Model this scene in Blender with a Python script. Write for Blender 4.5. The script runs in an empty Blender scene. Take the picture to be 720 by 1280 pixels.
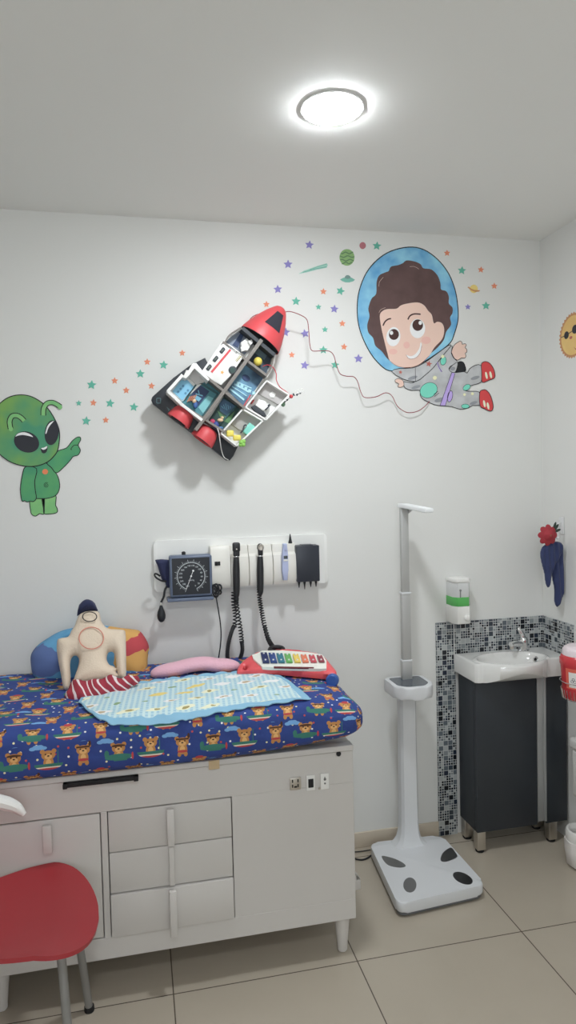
import bpy, bmesh, math, random
from mathutils import Vector, Matrix, noise
from mathutils.bvhtree import BVHTree
random.seed(7)
sc = bpy.context.scene
COL = sc.collection
V = Vector
PI = math.pi

# ------------------------------------------------------------------ camera
FPX, CAMH, CAMY = 858.29, 1.58, -2.79
MR = V((0.97624184, -0.21542396, -0.02333214))
MU = V((0.03159045, 0.03497155, 0.99888890))
MF = V((0.21436865, 0.97589421, -0.04094603))
CAM = V((0.0, CAMY, CAMH))
cd = bpy.data.cameras.new('camera'); co = bpy.data.objects.new('camera', cd); COL.objects.link(co)
co.matrix_world = Matrix(((MR.x, MU.x, -MF.x, CAM.x), (MR.y, MU.y, -MF.y, CAM.y), (MR.z, MU.z, -MF.z, CAM.z), (0, 0, 0, 1)))
cd.sensor_fit = 'VERTICAL'; cd.sensor_height = 32; cd.lens = FPX/1280*32; cd.clip_start = .02
sc.camera = co

def ray(px, py):
    return MR*((px-360)/FPX) + MU*(-(py-640)/FPX) + MF
def aty(px, py, y):
    r = ray(px, py); return CAM + r*((y-CAMY)/r.y)
def atz(px, py, z):
    r = ray(px, py); return CAM + r*((z-CAMH)/r.z)
def atx(px, py, x):
    r = ray(px, py); return CAM + r*(x/r.x)
def atp(px, py, o, n):
    r = ray(px, py); return CAM + r*((V(o)-CAM).dot(n)/r.dot(n))

XR, XL, YF, HC = 1.793, -1.75, -4.3, 2.637     # right wall, left wall, wall behind the viewer, ceiling

# ------------------------------------------------------------------ materials
def lin(c):
    c /= 255.0
    return c/12.92 if c <= .04045 else ((c+.055)/1.055)**2.4
def rgb(r, g, b, k=.68):
    c = [min(.92, lin(x)/k) for x in (r, g, b)]
    l = .3*c[0]+.6*c[1]+.1*c[2]
    return tuple(l+(x-l)*.86 for x in c) + (1,)
MATS = {}
def new_mat(name):
    m = bpy.data.materials.new(name); m.use_nodes = True
    nt = m.node_tree
    return m, nt, nt.nodes['Principled BSDF']
def mat(name, c, rough=.5, metal=0, k=.68, bump=0, bscale=60, var=0, vscale=8, spec=.5, trans=0, coat=0, sheen=0):
    if name in MATS: return MATS[name]
    m, nt, b = new_mat(name)
    cc = rgb(*c, k=k)
    b.inputs['Base Color'].default_value = cc
    b.inputs['Roughness'].default_value = rough
    b.inputs['Metallic'].default_value = metal
    b.inputs['Specular IOR Level'].default_value = spec
    b.inputs['Transmission Weight'].default_value = trans
    b.inputs['Coat Weight'].default_value = coat
    b.inputs['Sheen Weight'].default_value = sheen
    tc = nt.nodes.new('ShaderNodeTexCoord')
    nz = nt.nodes.new('ShaderNodeTexNoise'); nz.inputs['Scale'].default_value = vscale; nz.inputs['Detail'].default_value = 4
    nt.links.new(tc.outputs['Object'], nz.inputs['Vector'])
    v = var if var else .03
    mx = nt.nodes.new('ShaderNodeMixRGB'); mx.inputs[1].default_value = tuple(x*(1-v) for x in cc[:3])+(1,)
    mx.inputs[2].default_value = tuple(min(.95, x*(1+v)) for x in cc[:3])+(1,)
    nt.links.new(nz.outputs['Fac'], mx.inputs[0]); nt.links.new(mx.outputs[0], b.inputs['Base Color'])
    if bump:
        n2 = nt.nodes.new('ShaderNodeTexNoise'); n2.inputs['Scale'].default_value = bscale; n2.inputs['Detail'].default_value = 3
        nt.links.new(tc.outputs['Object'], n2.inputs['Vector'])
        bp = nt.nodes.new('ShaderNodeBump'); bp.inputs['Strength'].default_value = bump; bp.inputs['Distance'].default_value = .004
        nt.links.new(n2.outputs['Fac'], bp.inputs['Height']); nt.links.new(bp.outputs[0], b.inputs['Normal'])
    MATS[name] = m
    return m
def ramp_mat(name, c1, c2, scale, rough=.7, detail=3, lo=.35, hi=.65):
    m, nt, b = new_mat(name)
    tc = nt.nodes.new('ShaderNodeTexCoord'); nz = nt.nodes.new('ShaderNodeTexNoise')
    nz.inputs['Scale'].default_value = scale; nz.inputs['Detail'].default_value = detail
    cr = nt.nodes.new('ShaderNodeValToRGB'); e = cr.color_ramp.elements
    e[0].position, e[1].position = lo, hi; e[0].color, e[1].color = rgb(*c1), rgb(*c2)
    nt.links.new(tc.outputs['Object'], nz.inputs['Vector']); nt.links.new(nz.outputs['Fac'], cr.inputs[0])
    nt.links.new(cr.outputs[0], b.inputs['Base Color']); b.inputs['Roughness'].default_value = rough
    return m

class S:                       # a tiny expression layer over Math nodes
    nt = None
    def __init__(s, k): s.k = k
    @staticmethod
    def op(o, *a):
        n = S.nt.nodes.new('ShaderNodeMath'); n.operation = o
        for i, x in enumerate(a):
            if isinstance(x, S): S.nt.links.new(x.k, n.inputs[i])
            else: n.inputs[i].default_value = float(x)
        return S(n.outputs[0])
    def __add__(s, o): return S.op('ADD', s, o)
    __radd__ = __add__
    def __sub__(s, o): return S.op('SUBTRACT', s, o)
    def __rsub__(s, o): return S.op('SUBTRACT', o, s)
    def __mul__(s, o): return S.op('MULTIPLY', s, o)
    __rmul__ = __mul__
    def __truediv__(s, o): return S.op('DIVIDE', s, o)
    def __rtruediv__(s, o): return S.op('DIVIDE', o, s)
    def __lt__(s, o): return S.op('LESS_THAN', s, o)
    def __gt__(s, o): return S.op('GREATER_THAN', s, o)
    def floor(s): return S.op('FLOOR', s)
    def fract(s): return S.op('FRACT', s)
    def mod(s, n): return S.op('FLOORED_MODULO', s, n)
    def abs(s): return S.op('ABSOLUTE', s)
    def eq(s, v): return S.op('COMPARE', s, v, .1)
def smin(a, b): return S.op('MINIMUM', a, b)
def smax(a, b): return S.op('MAXIMUM', a, b)
def sell(u, v, cx, cy, rx, ry):
    a = (u-cx)*(1/rx); b = (v-cy)*(1/ry)
    return (a*a+b*b) < 1
def srect(u, v, cx, cy, rx, ry):
    return smin((u-cx).abs() < rx, (v-cy).abs() < ry)
def smix(base, colr, mask):
    n = S.nt.nodes.new('ShaderNodeMixRGB'); S.nt.links.new(mask.k, n.inputs[0])
    if isinstance(base, tuple): n.inputs[1].default_value = base
    else: S.nt.links.new(base, n.inputs[1])
    if isinstance(colr, tuple): n.inputs[2].default_value = colr
    else: S.nt.links.new(colr, n.inputs[2])
    return n.outputs[0]
def uvnodes(nt, source='UV'):
    S.nt = nt
    tc = nt.nodes.new('ShaderNodeTexCoord'); sp = nt.nodes.new('ShaderNodeSeparateXYZ')
    nt.links.new(tc.outputs[source], sp.inputs[0])
    return S(sp.outputs[0]), S(sp.outputs[1]), S(sp.outputs[2]), tc
def wnoise(a, b, seed):
    c = S.nt.nodes.new('ShaderNodeCombineXYZ'); w = S.nt.nodes.new('ShaderNodeTexWhiteNoise'); w.noise_dimensions = '3D'
    S.nt.links.new(a.k, c.inputs[0]); S.nt.links.new(b.k, c.inputs[1]); c.inputs[2].default_value = seed
    S.nt.links.new(c.outputs[0], w.inputs[0])
    return S(w.outputs[0])

# ------------------------------------------------------------------ object helpers
ORG = {}
def props(o, label=None, cat=None, group=None, kind=None):
    if label: o['label'] = label
    if cat: o['category'] = cat
    if group: o['group'] = group
    if kind: o['kind'] = kind
    return o
def thing(name, label, cat, loc, group=None):
    o = bpy.data.objects.new(name, None); o.empty_display_size = .05
    COL.objects.link(o); o.location = loc; ORG[o.name] = V(loc)
    return props(o, label, cat, group)
def obj(name, bm, m, parent=None, label=None, cat=None, group=None, kind=None, sharp=35, loc=None):
    bmesh.ops.recalc_face_normals(bm, faces=bm.faces) if bm.faces and not getattr(bm, 'keepn', False) else None
    me = bpy.data.meshes.new(name)
    if parent is not None: o0 = ORG[parent.name]
    elif loc is not None: o0 = V(loc)
    else:
        xs = [v.co for v in bm.verts]
        mn = V((min(c.x for c in xs), min(c.y for c in xs), min(c.z for c in xs)))
        mxx = V((max(c.x for c in xs), max(c.y for c in xs), max(c.z for c in xs)))
        o0 = V(((mn.x+mxx.x)/2, (mn.y+mxx.y)/2, mn.z))
    for v in bm.verts: v.co -= o0
    bm.to_mesh(me); bm.free()
    me.shade_smooth(); me.set_sharp_from_angle(angle=math.radians(sharp))
    for mm in (m if isinstance(m, (list, tuple)) else [m]): me.materials.append(mm)
    o = bpy.data.objects.new(name, me); COL.objects.link(o); ORG[o.name] = o0
    if parent is not None: o.parent = parent
    else: o.location = o0
    return props(o, label, cat, group, kind)

def B(): return bmesh.new()
def add_box(bm, a, b, bev=0, seg=2, M=None):
    a, b = V(a), V(b)
    t = bmesh.new()
    r = bmesh.ops.create_cube(t, size=1)
    for v in t.verts:
        v.co = V((a.x+(v.co.x+.5)*(b.x-a.x), a.y+(v.co.y+.5)*(b.y-a.y), a.z+(v.co.z+.5)*(b.z-a.z)))
    if bev: bmesh.ops.bevel(t, geom=t.edges[:], offset=bev, segments=seg, affect='EDGES', profile=.5)
    if M is not None: t.transform(M)
    merge(bm, t); return bm
def merge(bm, t, mi=None):
    vm = [bm.verts.new(v.co) for v in t.verts]
    t.verts.index_update()
    for f in t.faces:
        try:
            nf = bm.faces.new([vm[v.index] for v in f.verts]); nf.material_index = f.material_index if mi is None else mi
        except ValueError: pass
    t.free()
def catmull(pts, n=6, closed=False):
    pts = [V(p) for p in pts]; out = []; N = len(pts)
    rng = range(N) if closed else range(N-1)
    for i in rng:
        if closed: p0, p1, p2, p3 = pts[(i-1) % N], pts[i], pts[(i+1) % N], pts[(i+2) % N]
        else: p0, p1, p2, p3 = pts[max(i-1, 0)], pts[i], pts[i+1], pts[min(i+2, N-1)]
        for j in range(n):
            t = j/n
            out.append(.5*((2*p1)+(p2-p0)*t+(2*p0-5*p1+4*p2-p3)*t*t+(3*p1-p0-3*p2+p3)*t*t*t))
    if not closed: out.append(pts[-1])
    return out
def frames(pts):
    pts = [V(p) for p in pts]; n = len(pts); T = []
    for i in range(n):
        t = pts[min(i+1, n-1)]-pts[max(i-1, 0)]
        T.append(t.normalized() if t.length > 1e-9 else (T[-1] if T else V((0, 0, 1))))
    a = V((0, 0, 1)) if abs(T[0].z) < .9 else V((1, 0, 0))
    u = (a-T[0]*a.dot(T[0])).normalized(); out = []
    for t in T:
        u = u-t*u.dot(t)
        u = u.normalized() if u.length > 1e-6 else V((1, 0, 0))
        out.append((u, t.cross(u)))
    return pts, T, out
def add_tube(bm, pts, r, n=8, cap=True, flat=1.0):
    pts, T, fr = frames(pts); rs = r if isinstance(r, (list, tuple)) else [r]*len(pts)
    rings = []
    for p, (u, w), rr in zip(pts, fr, rs):
        rings.append([bm.verts.new(p+(u*math.cos(2*PI*k/n)+w*math.sin(2*PI*k/n)*flat)*rr) for k in range(n)])
    for a, b in zip(rings, rings[1:]):
        for k in range(n): bm.faces.new((a[k], a[(k+1) % n], b[(k+1) % n], b[k]))
    if cap: bm.faces.new(rings[0][::-1]); bm.faces.new(rings[-1])
    return bm
def coil_path(pts, rc, turns, per=9):
    pts = catmull(pts, 8); pts, T, fr = frames(pts); n = len(pts); out = []
    tot = int(turns*per)
    for i in range(tot+1):
        s = i/tot*(n-1); j = min(int(s), n-2); t = s-j
        p = pts[j].lerp(pts[j+1], t); u, w = fr[j]; a = 2*PI*i/per
        out.append(p+(u*math.cos(a)+w*math.sin(a))*rc)
    return out
def add_lathe(bm, prof, o, ax=(0, 0, 1), n=24, ref=None, arc=(0, 2*PI), capend=True):
    ax = V(ax).normalized(); o = V(o)
    a = V(ref) if ref else (V((1, 0, 0)) if abs(ax.x) < .9 else V((0, 1, 0)))
    u = (a-ax*a.dot(ax)).normalized(); w = ax.cross(u); rings = []
    for r, z in prof:
        rings.append([bm.verts.new(o+ax*z+(u*math.cos(2*PI*k/n)+w*math.sin(2*PI*k/n))*max(r, 1e-5)) for k in range(n)])
    for p, q in zip(rings, rings[1:]):
        for k in range(n): bm.faces.new((p[k], p[(k+1) % n], q[(k+1) % n], q[k]))
    if capend:
        if prof[0][0] > 1e-4: bm.faces.new(rings[0][::-1])
        if prof[-1][0] > 1e-4: bm.faces.new(rings[-1])
    return bm
def add_ball(bm, c, r, n=16, M=None):
    t = bmesh.new(); bmesh.ops.create_uvsphere(t, u_segments=n, v_segments=max(6, n//2+2), radius=1)
    r = (r, r, r) if isinstance(r, (int, float)) else r
    for v in t.verts: v.co = V((v.co.x*r[0], v.co.y*r[1], v.co.z*r[2]))
    if M is not None: t.transform(M)
    for v in t.verts: v.co += V(c)
    merge(bm, t); return bm
def add_prism(bm, pts, vec, bev=0):
    """closed outline of 3D points (one plane) swept along vec"""
    t = bmesh.new(); vec = V(vec)
    a = [t.verts.new(V(p)) for p in pts]; b = [t.verts.new(V(p)+vec) for p in pts]
    n = len(a)
    f1 = t.faces.new(a); f2 = t.faces.new(b[::-1])
    for i in range(n): t.faces.new((a[i], b[i], b[(i+1) % n], a[(i+1) % n]))
    if bev:
        e = [e for e in f1.edges]+[e for e in f2.edges]
        bmesh.ops.bevel(t, geom=e, offset=bev, segments=2, affect='EDGES', profile=.5)
    bmesh.ops.recalc_face_normals(t, faces=t.faces)
    bmesh.ops.triangulate(t, faces=[f for f in t.faces if len(f.verts) > 4])
    merge(bm, t); return bm
def add_flat(bm, pts, y):
    """thin painted patch: outline in wall plane facing -y, .3 mm thick"""
    return add_prism(bm, [V((p.x, y, p.z)) for p in pts], (0, .0003, 0))
def ribbon(bm, pts, w, y, closed=False):
    P = [V((p.x, y, p.z)) for p in pts]; n = len(P); L = []; R_ = []
    for i in range(n):
        if closed: t = P[(i+1) % n]-P[(i-1) % n]
        else: t = P[min(i+1, n-1)]-P[max(i-1, 0)]
        if t.length < 1e-9: t = V((1, 0, 0))
        t.normalize(); nn = V((-t.z, 0, t.x))*w/2
        L.append(bm.verts.new(P[i]+nn)); R_.append(bm.verts.new(P[i]-nn))
    for i in range(n if closed else n-1):
        j = (i+1) % n; bm.faces.new((L[i], L[j], R_[j], R_[i]))
    return bm
def inside(loops, x, y):
    c = False
    for lp in loops:
        n = len(lp); j = n-1
        for i in range(n):
            xi, yi = lp[i]; xj, yj = lp[j]
            if (yi > y) != (yj > y) and x < (xj-xi)*(y-yi)/(yj-yi)+xi: c = not c
            j = i
    return c
def near(loops, x, y):
    best = (1e9, x, y)
    for lp in loops:
        n = len(lp)
        for i in range(n):
            ax, ay = lp[i]; bx, by = lp[(i+1) % n]; dx, dy = bx-ax, by-ay
            L2 = dx*dx+dy*dy
            t = 0 if L2 < 1e-12 else max(0, min(1, ((x-ax)*dx+(y-ay)*dy)/L2))
            qx, qy = ax+dx*t, ay+dy*t; d = (qx-x)**2+(qy-y)**2
            if d < best[0]: best = (d, qx, qy)
    return math.sqrt(best[0]), best[1], best[2]
def slab(bm, loops, step, front, back, f3):
    """fill outline loops (u,v) with a grid; front/back(u,v,d) give offsets; f3(u,v,w) -> point"""
    us = [p[0] for l in loops for p in l]; vs = [p[1] for l in loops for p in l]
    u0, v0 = min(us)-step, min(vs)-step
    nu = int((max(us)-u0)/step)+2; nv = int((max(vs)-v0)/step)+2
    cells = [(i, j) for i in range(nu) for j in range(nv) if inside(loops, u0+(i+.5)*step, v0+(j+.5)*step)]
    cs = set(cells); pt = {}
    for i, j in cells:
        for a, b in ((i, j), (i+1, j), (i+1, j+1), (i, j+1)):
            if (a, b) in pt: continue
            bd = any((a-di, b-dj) not in cs for di in (0, 1) for dj in (0, 1))
            u, v = u0+a*step, v0+b*step
            d, qx, qy = near(loops, u, v)
            pt[(a, b)] = (qx, qy, 0.0, True) if bd else (u, v, d, False)
    F = {k: bm.verts.new(f3(p[0], p[1], front(p[0], p[1], p[2]))) for k, p in pt.items()}
    Bk = {}
    for k, p in pt.items():
        fo, bo = front(p[0], p[1], p[2]), back(p[0], p[1], p[2])
        Bk[k] = F[k] if abs(fo-bo) < 1e-6 else bm.verts.new(f3(p[0], p[1], bo))
    for i, j in cells:
        q = [(i, j), (i+1, j), (i+1, j+1), (i, j+1)]
        for D_, rev in ((F, 0), (Bk, 1)):
            vs_ = [D_[k] for k in q]
            try: bm.faces.new(vs_[::-1] if rev else vs_)
            except ValueError: pass
        for e, (di, dj) in (((q[0], q[1]), (0, -1)), ((q[1], q[2]), (1, 0)), ((q[2], q[3]), (0, 1)), ((q[3], q[0]), (-1, 0))):
            if (i+di, j+dj) not in cs and F[e[0]] is not Bk[e[0]]:
                try: bm.faces.new((F[e[1]], F[e[0]], Bk[e[0]], Bk[e[1]]))
                except ValueError: pass
    return bm
def puffed(T, R_, base=0.0):
    return lambda u, v, d: base + T*math.sqrt(max(0, 1-(1-min(d/R_, 1))**2))
def ell2(cx, cy, rx, ry, n=24, rot=0):
    c, s = math.cos(rot), math.sin(rot); o = []
    for k in range(n):
        a = 2*PI*k/n; x, y = rx*math.cos(a), ry*math.sin(a)
        o.append((cx+x*c-y*s, cy+x*s+y*c))
    return o
def text_mesh(txt, size, M):
    c = bpy.data.curves.new('t', 'FONT'); c.body = txt; c.size = size; c.align_x = 'CENTER'; c.align_y = 'CENTER'
    o = bpy.data.objects.new('t', c); COL.objects.link(o)
    dg = bpy.context.evaluated_depsgraph_get(); me = bpy.data.meshes.new_from_object(o.evaluated_get(dg))
    b = bmesh.new(); b.from_mesh(me); b.transform(M)
    bpy.data.objects.remove(o); bpy.data.curves.remove(c); bpy.data.meshes.remove(me)
    return b

# ------------------------------------------------------------------ common materials
M_wall = mat('wall_paint', (214, 214, 210), .65, k=.84, bump=.05, bscale=90, var=.012, vscale=2)
M_ceil = mat('ceiling_paint', (226, 226, 222), .8, k=.84, var=.01, vscale=2)
M_white = mat('white_plastic', (218, 217, 212), .35, k=.8)
M_cab = mat('white_lacquer', (192, 188, 183), .38, k=.8, var=.03, vscale=3)
M_black = mat('black_plastic', (26, 27, 30), .4)
M_dark = mat('matte_black', (18, 18, 20), .7)
M_chrome = mat('chrome', (190, 190, 190), .15, 1, k=.65)
M_steel = mat('brushed_steel', (165, 160, 152), .35, 1, k=.6)
M_navy = mat('navy_cloth', (34, 40, 72), .9, bump=.4, bscale=200, sheen=.1)
M_red = mat('red_plastic', (190, 42, 48), .4)
M_line = mat('mural_ink', (24, 26, 30), .7)

# ------------------------------------------------------------------ setting
def struct(name, bm, m): return obj(name, bm, m, kind='structure')
# floor with 60 cm tiles
m, nt, b = new_mat('beige_floor_tile')
x, y, z, tc = uvnodes(nt, 'Generated')
sp = None
geo = nt.nodes.new('ShaderNodeNewGeometry'); sx = nt.nodes.new('ShaderNodeSeparateXYZ'); nt.links.new(geo.outputs['Position'], sx.inputs[0])
px_, py_ = S(sx.outputs[0]), S(sx.outputs[1])
fu, fv = ((px_-.063)/.6), ((py_+.678)/.6)
gu, gv = fu.fract(), fv.fract()
gm = smin(smin(gu, 1-gu), smin(gv, 1-gv)) < .0032
nz = nt.nodes.new('ShaderNodeTexNoise'); nz.inputs['Scale'].default_value = 5; nz.inputs['Detail'].default_value = 5
nt.links.new(geo.outputs['Position'], nz.inputs['Vector'])
tile = smix(rgb(150, 140, 124, .66), rgb(159, 149, 133, .66), S(nz.outputs['Fac']))
tv = wnoise(fu.floor(), fv.floor(), 3)
tile = smix(tile, rgb(154, 144, 128, .66), tv*.5)
colr = smix(tile, rgb(82, 74, 64, .66), gm)
nt.links.new(colr, b.inputs['Base Color'])
b.inputs['Roughness'].default_value = .24; b.inputs['Specular IOR Level'].default_value = .5
bp = nt.nodes.new('ShaderNodeBump'); bp.inputs['Strength'].default_value = .6; bp.inputs['Distance'].default_value = .002
nt.links.new((1-gm).k, bp.inputs['Height']); nt.links.new(bp.outputs[0], b.inputs['Normal'])
M_floor = m
T_ = .12
struct('floor', add_box(B(), (XL-T_, YF-T_, -.1), (XR+T_, T_, 0)), M_floor)
struct('ceiling', add_box(B(), (XL-T_, YF-T_, HC), (XR+T_, T_, HC+.1)), M_ceil)
struct('wall_back', add_box(B(), (XL-T_, 0, 0), (XR+T_, T_, HC)), M_wall)
struct('wall_right', add_box(B(), (XR, YF, 0), (XR+T_, 0, HC)), M_wall)
struct('wall_left', add_box(B(), (XL-T_, YF, 0), (XL, 0, HC)), M_wall)
struct('wall_front', add_box(B(), (XL-T_, YF-T_, 0), (XR+T_, YF, HC)), M_wall)
M_base = mat('beige_skirting_tile', (176, 164, 146), .4, k=.62, var=.08, vscale=9)
struct('baseboard_back', add_box(B(), (XL, -.010, 0), (1.2635, 0, .066), .002), M_base)
struct('baseboard_right', add_box(B(), (XR-.010, YF, 0), (XR, -.26, .066), .002), M_base)
struct('baseboard_left', add_box(B(), (XL, YF, 0), (XL+.010, -.011, .066), .002), M_base)
# mosaic
m, nt, b = new_mat('glass_mosaic')
geo = nt.nodes.new('ShaderNodeNewGeometry'); S.nt = nt
sx = nt.nodes.new('ShaderNodeSeparateXYZ'); nt.links.new(geo.outputs['Position'], sx.inputs[0])
u = S(sx.outputs[0])+S(sx.outputs[1]); v = S(sx.outputs[2])
bc = .0225
bi, bj = (u/bc).floor(), (v/bc).floor()
split = wnoise(bi, bj, 1.5) > .42
s = bc*(1-split*.5)
cu, cv = u/s, v/s
rn = wnoise(cu.floor()+split*917, cv.floor(), 7.5)
fu, fv = cu.fract(), cv.fract()
gap = smin(smin(fu, 1-fu), smin(fv, 1-fv)) < (.0010/s)
cr = nt.nodes.new('ShaderNodeValToRGB'); cr.color_ramp.interpolation = 'CONSTANT'
el = cr.color_ramp.elements
stops = [(0, (22, 26, 32)), (.2, (52, 60, 68)), (.36, (84, 92, 98)), (.56, (118, 124, 126)), (.74, (150, 154, 154)), (.9, (36, 44, 58))]
el[0].position = 0; el[0].color = rgb(*stops[0][1]); el[1].position = stops[1][0]; el[1].color = rgb(*stops[1][1])
for p_, c_ in stops[2:]:
    e = el.new(p_); e.color = rgb(*c_)
nt.links.new(rn.k, cr.inputs[0])
nt.links.new(smix(cr.outputs[0], rgb(176, 178, 176), gap), b.inputs['Base Color'])
b.inputs['Roughness'].default_value = .25
bp = nt.nodes.new('ShaderNodeBump'); bp.inputs['Distance'].default_value = .001; bp.inputs['Strength'].default_value = .5
nt.links.new((1-gap).k, bp.inputs['Height']); nt.links.new(bp.outputs[0], b.inputs['Normal'])
M_mos = m
struct('trim_1', add_box(B(), (1.264, -.008, 0), (1.353, 0, .954)), M_mos)
struct('trim_2', add_box(B(), (1.3535, -.008, .74), (XR, 0, .954)), M_mos)
struct('trim_3', add_box(B(), (XR-.008, -.228, .74), (XR, -.0081, .954)), M_mos)
struct('trim_4', add_box(B(), (1.3455, -.012, .77), (1.3495, -.0075, .956)), mat('white_tile_edge', (205, 205, 203), .4, k=.8))

# ------------------------------------------------------------------ ceiling lights
def emis(name, c, st):
    m, nt, b = new_mat(name)
    b.inputs['Base Color'].default_value = (.9, .9, .9, 1)
    b.inputs['Emission Color'].default_value = c; b.inputs['Emission Strength'].default_value = st
    return m
LAMP = 232
M_emit = emis('lit_diffuser', (.90, .945, .985, 1), LAMP)
M_ring = mat('lamp_ring', (225, 225, 222), .4, k=.8)
def downlight(x, y, label):
    t = thing('ceiling_light', label, 'light', (x, y, HC-.02))
    obj('rim', add_lathe(B(), [(.081, -.0), (.088, -.0), (.090, -.002), (.089, -.004), (.085, -.005), (.081, -.004), (.081, 0)], (x, y, HC), n=40, capend=False), M_ring, t)
    obj('diffuser', add_lathe(B(), [(.081, -.003), (.0815, -.005), (.079, -.008), (.069, -.0105), (.045, -.013), (.02, -.0145), (1e-5, -.015)], (x, y, HC), n=40), M_emit, t)
downlight(.573, -.885, 'lit round white ceiling light above the examination table')
# unseen glowing pane on the wall behind the viewer, added as fill light
M_fill = emis('fill_pane_glow', (.88, .93, 1.0, 1), 2.1)
wn_ = obj('fill_pane_1', add_box(B(), (-.95, YF+.001, 1.0), (.95, YF+.012, 2.25)), M_fill, kind='structure')
bm = B()
for a_, b_ in (((-1.0, .95), (1.0, 1.0)), ((-1.0, 2.25), (1.0, 2.30)), ((-1.0, 1.0), (-.95, 2.25)), ((.95, 1.0), (1.0, 2.25)), ((-.02, 1.0), (.02, 2.25))):
    add_box(bm, (a_[0], YF+.0005, a_[1]), (b_[0], YF+.04, b_[1]), .004)
obj('trim_5', bm, mat('fill_pane_frame_white', (215, 215, 212), .4, k=.8), kind='structure')  # made-up frame around the added glowing pane
downlight(.1, -3.1, 'added lit round white ceiling light, unseen behind the viewer')  # second lamp out of view, added to brighten the room
w = bpy.data.worlds.new('world'); sc.world = w; w.use_nodes = True
w.node_tree.nodes['Background'].inputs[0].default_value = (.8, .85, .9, 1); w.node_tree.nodes['Background'].inputs[1].default_value = .1

# ------------------------------------------------------------------ examination table
YT = -.655
tab = thing('examination_table', 'white wooden examination table cabinet under the blue patterned mattress', 'table', (-.25, -.35, 0))
TL, TR, YB = -1.16, .669, -.03
bm = B()
add_box(bm, (TL, YT+.034, .132), (TR, YB, .716), .004)
for a, b_ in (((TL, .700), (TR, .718)), ((TL, .592), (TR, .698)), ((TL, .13), (TR, .198)), ((-.1385, .198), (-.1195, .592)), ((.2645, .198), (TR, .592)), ((TL, .198), (-.50, .592))):
    add_box(bm, (a[0], YT if a[1] != .700 else YT-.006, a[1]), (b_[0], YT+.036, b_[1]), .0015, 1)
obj('carcass', bm, M_cab, tab)
bm = add_box(B(), (-.497, YT-.001, .202), (-.1415, YT+.017, .5885), .0015)
door = obj('door', bm, M_cab, tab)
hb = lambda xx, z0, z1, w_: add_box(add_box(B(), (xx-w_/2, YT-.026, z0), (xx+w_/2, YT-.012, z1), .003), (xx-w_/4, YT-.014, z0+.006), (xx+w_/4, YT+.002, z1-.006), .001)
obj('handle', hb(-.292, .498, .582, .026), M_cab, door)
for k, (z0, z1, out, h0, h1) in enumerate(((.4635, .5885, .001, .472, .588), (.3345, .4605, .001, .341, .465), (.201, .3315, .010, .190, .335))):
    d = obj('drawer', add_box(B(), (-.1165, YT-out, z0), (.2615, YT+.017, z1), .002), M_cab, tab)
    bm = B(); xx = .070
    if k == 1: add_box(bm, (xx-.008, YT-.018, h0), (xx+.008, YT-.001, h1), .002)
    else:
        add_box(bm, (xx-.011, YT-.030-out, h0), (xx+.011, YT-.016-out, h1), .003)
        add_box(bm, (xx-.006, YT-.018-out, h0+.008), (xx+.006, YT-out+.001, h1-.008), .001)
    obj('handle', bm, M_cab, d)
for lx, ly in ((.632, -.612), (-.45, -.61), (.632, -.08), (-1.1, -.61), (-1.1, -.08)):
    bm = add_lathe(B(), [(.0, 0), (.013, .0), (.0165, .004), (.0175, .022), (.0275, .132)], (lx, ly, 0), n=20)
    obj('leg', bm, M_cab, tab)
bm = add_box(B(), (-.243, YT-.020, .687), (-.022, YT-.003, .6995), .002)
add_box(bm, (-.243, YT-.024, .685), (-.230, YT-.003, .6995), .002); add_box(bm, (-.036, YT-.024, .685), (-.022, YT-.003, .6995), .002)
obj('strap_bar', bm, M_dark, tab, label='black metal bar under the mattress edge')
p = aty(423, 942, YT)
obj('plug_hole', add_lathe(B(), [(0, 0), (.008, 0), (.008, .003), (0, .003)], (p.x, YT-.001, p.z), (0, -1, 0), n=16), M_dark, tab)
def plate(px, py, w_, h_, name, m):
    p = aty(px, py, YT)
    return p, obj(name, add_box(B(), (p.x-w_/2, YT-.006, p.z-h_/2), (p.x+w_/2, YT, p.z+h_/2), .002), m, tab)
p, s_ = plate(369, 979, .037, .040, 'socket_plate', M_steel)
bm = B()
for dx in (-.010, .008):
    for dz in (-.006, .010): add_box(bm, (p.x+dx-.002, YT-.0068, p.z+dz-.005), (p.x+dx+.002, YT-.0055, p.z+dz+.005))
    add_box(bm, (p.x+dx*.2-.003, YT-.0068, p.z-.012), (p.x+dx*.2+.003, YT-.0055, p.z-.007))
obj('socket_slot', bm, M_dark, s_)
p, s_ = plate(388, 978, .028, .050, 'switch_plate', M_white)
obj('rocker', add_box(B(), (p.x-.0085, YT-.009, p.z-.014), (p.x+.0085, YT-.005, p.z+.014), .001), M_dark, s_)
p, s_ = plate(405.5, 976, .028, .052, 'jack_plate', M_white)
bm = add_lathe(B(), [(0, 0), (.0035, 0), (.0045, .0015), (0, .002)], (p.x, YT-.0058, p.z+.008), (0, -1, 0), n=10)
add_lathe(bm, [(0, 0), (.003, 0), (.003, .0015), (0, .002)], (p.x, YT-.0058, p.z-.006), (0, -1, 0), n=10)
add_prism(bm, [(p.x-.004, YT-.0062, p.z+.008), (p.x+.004, YT-.0062, p.z+.008), (p.x, YT-.0062, p.z+.017)], (0, .001, 0))
obj('jack', bm, mat('grey_socket', (95, 95, 92), .5), s_)
p = aty(268, 956, YT-.006)
obj('tape', add_box(B(), (p.x-.018, YT-.0072, p.z-.014), (p.x+.016, YT-.0058, .7175), .0003, 1), mat('beige_tape', (176, 152, 112), .6), tab, label='small piece of beige tape')
p = aty(399.5, 985.5, YT)
obj('screw', add_lathe(B(), [(0, 0), (.0045, 0), (.003, .002), (0, .0025)], (p.x, YT, p.z), (0, -1, 0), n=10), M_steel, tab)
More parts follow.
